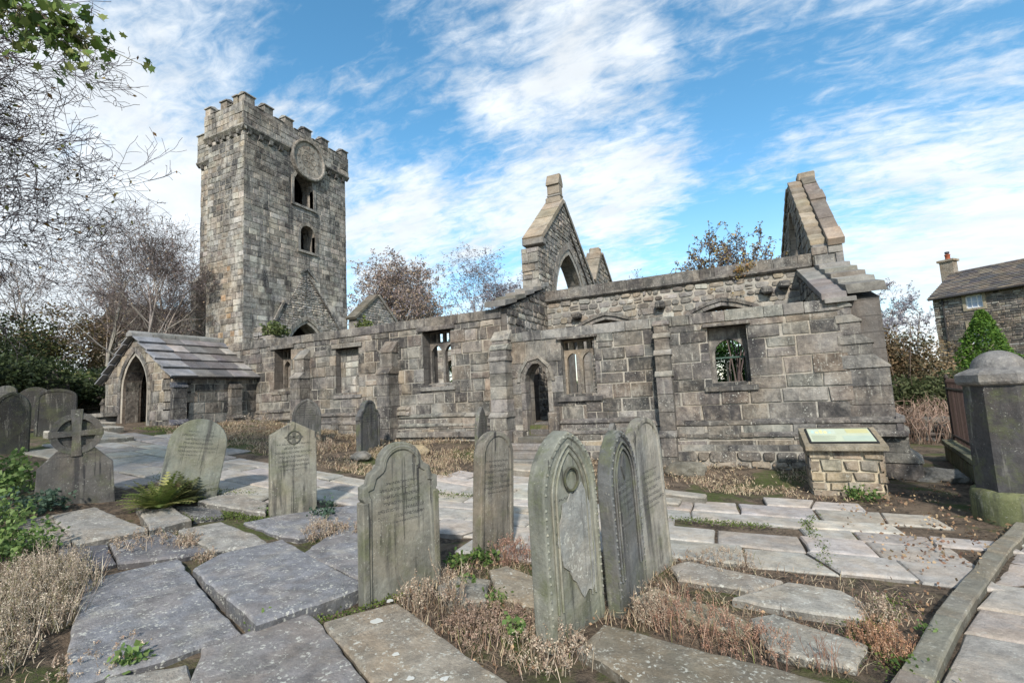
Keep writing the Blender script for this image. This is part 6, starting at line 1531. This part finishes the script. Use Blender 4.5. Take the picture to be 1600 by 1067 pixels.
# tall dry weed tufts: individual plants
def weed(label, x, y, h, w, n, seed, cols=None, fluff=True, group='dry weed tufts', name='dry_weed', sz=.016):
    r = random.Random(seed); C = Cloud(); o = thing(name, label, 'weed', (x, y, G(x, y)), 0, group); cols = cols or [(.44, .36, .27), (.34, .26, .19), (.52, .44, .34), (.27, .19, .14)]
    for k in range(n):
        a = r.uniform(0, 6.283); rad = w * math.sqrt(r.random()); p = Vector((math.cos(a) * rad, math.sin(a) * rad, -.02)); hh = h * r.uniform(.35, 1.05) * (1.1 - .5 * rad / w); e = p + Vector((r.gauss(0, .25) * hh, r.gauss(0, .25) * hh, hh)); m_ = p.lerp(e, .5) + rv(r) * hh * .06
        C.tube([p, m_, e], [.0025, .002, .001], 3, jc(r.choice(cols), r, .2))
        for j in range(3):
            q = m_.lerp(e, r.random()); e2 = q + (rv(r) * .3 + Vector((0, 0, .9))).normalized() * hh * r.uniform(.12, .3); C.tube([q, e2], [.0015, .0008], 3, jc(cols[0], r, .2))
            if fluff:
                for i in range(7): leafq(C, q.lerp(e2, r.random()) + rv(r) * .008, sz, r, jc(r.choice(cols), r, .25), .2, 0, .6)
    for k in range(n // 2):   # plain blades among the seed heads
        a = r.uniform(0, 6.283); rad = w * math.sqrt(r.random()) * 1.15; p = Vector((math.cos(a) * rad, math.sin(a) * rad, -.01)); hh = h * r.uniform(.3, .8); b_ = r.uniform(0, 6.283)
        e = p + Vector((math.cos(b_) * hh * .6, math.sin(b_) * hh * .6, hh)); s_ = Vector((-math.sin(b_), math.cos(b_), 0)) * .0022; m_ = p.lerp(e, .5) + Vector((0, 0, hh * .15)); c = jc(r.choice(cols + [(.16, .17, .06), (.14, .1, .07)]), r, .25)
        C.poly([p - s_, p + s_, m_ + s_, m_ - s_], c); C.poly([m_ - s_, m_ + s_, e], c)
    C.build('stems', M_dry, o); return o
weed('fluffy dry weed tuft at the front left foot of the shouldered headstone', -2.55, 3.42, .34, .13, 34, 1)
weed('taller pinkish dry weed in front of the shouldered headstone', -2.28, 3.5, .48, .12, 40, 2)
weed('dry weed patch at the foot of the rusty stained headstone', -2.3, 4.68, .32, .2, 60, 3, [(.34, .2, .15), (.42, .29, .22), (.26, .15, .11)])
weed('dry pinkish weed tuft lying on slabs in front of the pointed gable headstone', -4.75, 4.55, .26, .26, 110, 4)
weed('small dry tuft right of the pinkish weed patch', -4.4, 4.75, .3, .06, 14, 5)
weed('dense dry weeds in front of the nearest beaded headstone', -1.3, 3.2, .2, .28, 90, 6)
weed('dry weeds left of the nearest beaded headstone', -1.85, 3.35, .2, .32, 130, 7, [(.30, .22, .17), (.40, .3, .23), (.22, .15, .11)])
weed('dry weeds at the foot of the dark grey beaded headstone', -.75, 3.98, .28, .16, 60, 8)
weed('reddish dry stems beside the tan mossy slab', -.5, 4.0, .26, .3, 90, 9, [(.36, .21, .15), (.28, .16, .11), (.44, .3, .22)], sz=.011)
weed('dry reddish weeds along the top of the dark mossy slab', -.1, 3.82, .2, .3, 90, 10, [(.36, .21, .15), (.30, .18, .12), (.44, .3, .22)], sz=.011)
weed('orange brown dry weed clump by the kerb at lower right', .72, 4.1, .24, .17, 90, 11, [(.42, .24, .14), (.34, .19, .12), (.5, .33, .22)], sz=.012)
weed('dry weed clump between the bright slab and the kerb', .82, 4.62, .2, .14, 60, 12)
weed('thin dry plant at the edge of the pale kerbside slab', .35, 3.72, .28, .08, 18, 13, [(.3, .16, .11), (.36, .22, .15)], False)
weed('low dry weeds behind the pale slab by the three headstones', -.3, 5.42, .14, .35, 90, 14, sz=.012)
weed('scattered dry weeds across the dark sunken slab at left', -6.1, 3.2, .2, .3, 60, 15)
weed('dry weeds on the low grey slab behind the broad blue slab', -5.65, 3.45, .2, .16, 60, 16)
weed('dry weed patch between the broad slab and the slab behind', -5.2, 3.35, .14, .12, 30, 17)
weed('dry weed fringe along the front edge of the broad blue slab', -4.1, 1.95, .12, .3, 60, 18)
for j, (x, y, h, w, n) in enumerate([(-5.5, 2.15, .36, .38, 300), (-5.1, 1.85, .30, .36, 300), (-5.95, 2.35, .32, .3, 200), (-4.7, 1.55, .2, .3, 160)]):
    weed(['big mound of pale fluffy dead stalks at the left edge', 'nearer mound of pale dead stalks in the bottom left corner', 'dead stalks under the green leaves at left', 'low dead stalks at the very bottom left'][j], x, y, h, w, n, 30 + j, [(.46, .39, .30), (.36, .29, .22), (.25, .19, .14), (.54, .47, .37), (.2, .18, .1)], sz=.013)
weed('tangle of thin dry stems in the dead grass bank by the steps', -6.0, 8.1, .35, .4, 60, 40); weed('dry stalks in front of the porch side wall', -12.2, 9.2, .6, .5, 60, 41, sz=.03); weed('dry stalk cluster below the left wall', -9.0, 8.2, .5, .5, 70, 42, sz=.026)
# green plants
def fern(label, x, y, n, l, seed, cols, name='fern', dz=0.0):
    r = random.Random(seed); C = Cloud(); o = thing(name, label, 'fern', (x, y, G(x, y) + dz), 0, 'green plants among the slabs')
    for k in range(n):
        a = r.uniform(0, 6.283); L_ = l * r.uniform(.6, 1.1); el = r.uniform(.7, 1.45); d = Vector((math.cos(a) * math.cos(el), math.sin(a) * math.cos(el), math.sin(el))); p = Vector((0, 0, 0)); col = r.choice(cols); N_ = 13; pr = p
        for i in range(N_):
            d = (d + Vector((0, 0, -.075))).normalized(); q = pr + d * L_ / N_; s = d.cross(Vector((0, 0, 1))).normalized(); w_ = L_ * .2 * math.sin(math.pi * (i + 1.2) / (N_ + 1.5))
            for sg in (-1, 1):
                e = q + s * sg * w_ + d * w_ * .3; t_ = d * L_ / N_ * .42; C.poly([q - t_, e, q + t_], jc(col, r, .2))
            C.poly([pr, q, q + Vector((0, 0, .003))], col); pr = q
    C.build('fronds', M_leaf, o); return o
GF = [(.22, .25, .07), (.15, .2, .05), (.28, .28, .1), (.10, .13, .04)]
fern('feathery yellow green fern between the ring cross and the leaning headstone', -7.05, 3.95, 95, .52, 1, GF)
fern('darker fern fronds behind at the foot of the leaning headstone', -7.15, 4.3, 50, .5, 2, [(.08, .09, .035), (.1, .11, .05), (.14, .11, .06)])
def leafy(label, x, y, w, h, n, leaf, cols, seed, name='leafy_plant', z=None, cat='plant', grp='green plants among the slabs'):
    r = random.Random(seed); C = Cloud(); o = thing(name, label, cat, (x, y, (G(x, y) if z is None else z)), 0, grp)
    for s in range(max(4, n // 22)):
        a = r.uniform(0, 6.283); rad = w * math.sqrt(r.random()); p = Vector((math.cos(a) * rad * .6, math.sin(a) * rad * .6, 0)); e = Vector((math.cos(a) * rad, math.sin(a) * rad, h * r.uniform(.5, 1.05) * (1.1 - .5 * rad / w)))
        C.tube([p, p.lerp(e, .5) + rv(r) * .02, e], [.004, .003, .0015], 3, jc(cols[0], r, .2))
        for k in range(22): leafq(C, p.lerp(e, r.uniform(.25, 1)) + rv(r) * .035, leaf, r, jc(r.choice(cols), r, .25), .35, 0, .75)
    C.build('leaves', M_leaf, o); return o
IV = [(.06, .11, .03), (.09, .15, .04), (.13, .19, .05)]; LM = [(.14, .21, .06), (.1, .17, .05), (.18, .25, .09)]; BG = [(.06, .10, .07), (.09, .14, .1), (.05, .08, .05)]
leafy('ivy patch between the shouldered headstone and the rusty stained one', -2.62, 4.45, .3, .12, 420, .045, IV, 1, 'ivy')
leafy('small ivy clump at the right foot of the shouldered headstone', -2.42, 3.92, .12, .12, 90, .045, IV + LM, 2, 'ivy'); leafy('green sprig at the left foot of the nearest beaded headstone', -1.62, 3.28, .09, .16, 60, .05, LM, 3)
leafy('small bright sprig in the weeds beside the rounded slab', -2.0, 3.75, .1, .1, 70, .04, LM, 31)
leafy('ivy growing at the right foot of the gable headstone', -5.2, 5.0, .2, .28, 160, .05, BG, 4, 'ivy'); leafy('sprig at the left foot of the gable headstone', -5.85, 4.65, .1, .16, 60, .05, LM, 5)
leafy('thin green stems left of the gable headstone', -6.0, 5.0, .12, .5, 60, .03, GF, 51)
leafy('green weed clump in the gap below the broad blue slab', -3.85, 2.05, .14, .09, 150, .05, LM, 6); leafy('small plant in the gap between two foreground slabs', -3.45, 2.68, .05, .06, 40, .03, LM, 7)
leafy('green patch growing at the foot of the information plinth', 1.55, 9.02, .3, .2, 320, .05, IV, 8); leafy('small weed in the kerb joint', 1.1, 4.42, .07, .07, 50, .03, LM, 9); leafy('green weed by the kerb further down', .85, 3.9, .09, .08, 50, .03, IV, 10)
leafy('leafy green plant at the left edge in front of the dark headstones', -9.3, 3.2, .55, .75, 800, .08, LM, 11); leafy('bright green leafy plant low at the left edge', -6.7, 2.35, .42, .42, 900, .05, LM, 12)
leafy('blue green rue like plant at the left edge', -8.1, 2.95, .4, .4, 500, .06, BG, 13); leafy('blue green plant beside the ring cross foot', -8.25, 3.3, .22, .26, 220, .05, BG, 14); leafy('pale green leaves behind the plants at the left edge', -7.6, 2.5, .4, .55, 500, .055, LM, 15)
leafy('green plants sprouting on the broken wall stub by the tower', -19.6, 15.9, .7, .9, 700, .14, [(.1, .13, .05), (.15, .18, .07)], 16, z=4.9); leafy('green tuft at the foot of the small pale gable', -19.6, 22.0, .6, 1.4, 400, .18, [(.14, .17, .05), (.1, .13, .04)], 17, z=5.4)
leafy('yellow orange low plants on the bank left of the porch', -19.0, 10.3, .8, .35, 500, .09, [(.34, .26, .07), (.3, .2, .06), (.2, .2, .06)], 18); leafy('green weeds at the porch bench', -17.9, 7.6, .3, .2, 160, .07, GF, 19)
# flat grave slabs on the green bank at left
for j, (lab, px, py, w, d) in enumerate([('pale flat slab on the green bank, furthest back', 132, 622, 1.6, .8), ('pale flat slab on the green bank, second from the back', 135, 634, 1.8, .8), ('pale flat slab on the green bank, nearest the porch bench', 140, 648, 1.8, .9)]):
    q = at(px, py, 18 - j * 1.6); bm = NB(); slabmesh(bm, [(q.x - w / 2, q.y - d / 2), (q.x + w / 2, q.y - d / 2), (q.x + w / 2, q.y + d / 2), (q.x - w / 2, q.y + d / 2)], .12, .25, (.3, .28, .24), rs, .01); tag(link('ledger_slab', bm, M_slab), lab, 'grave slab', 'flat grave slabs')
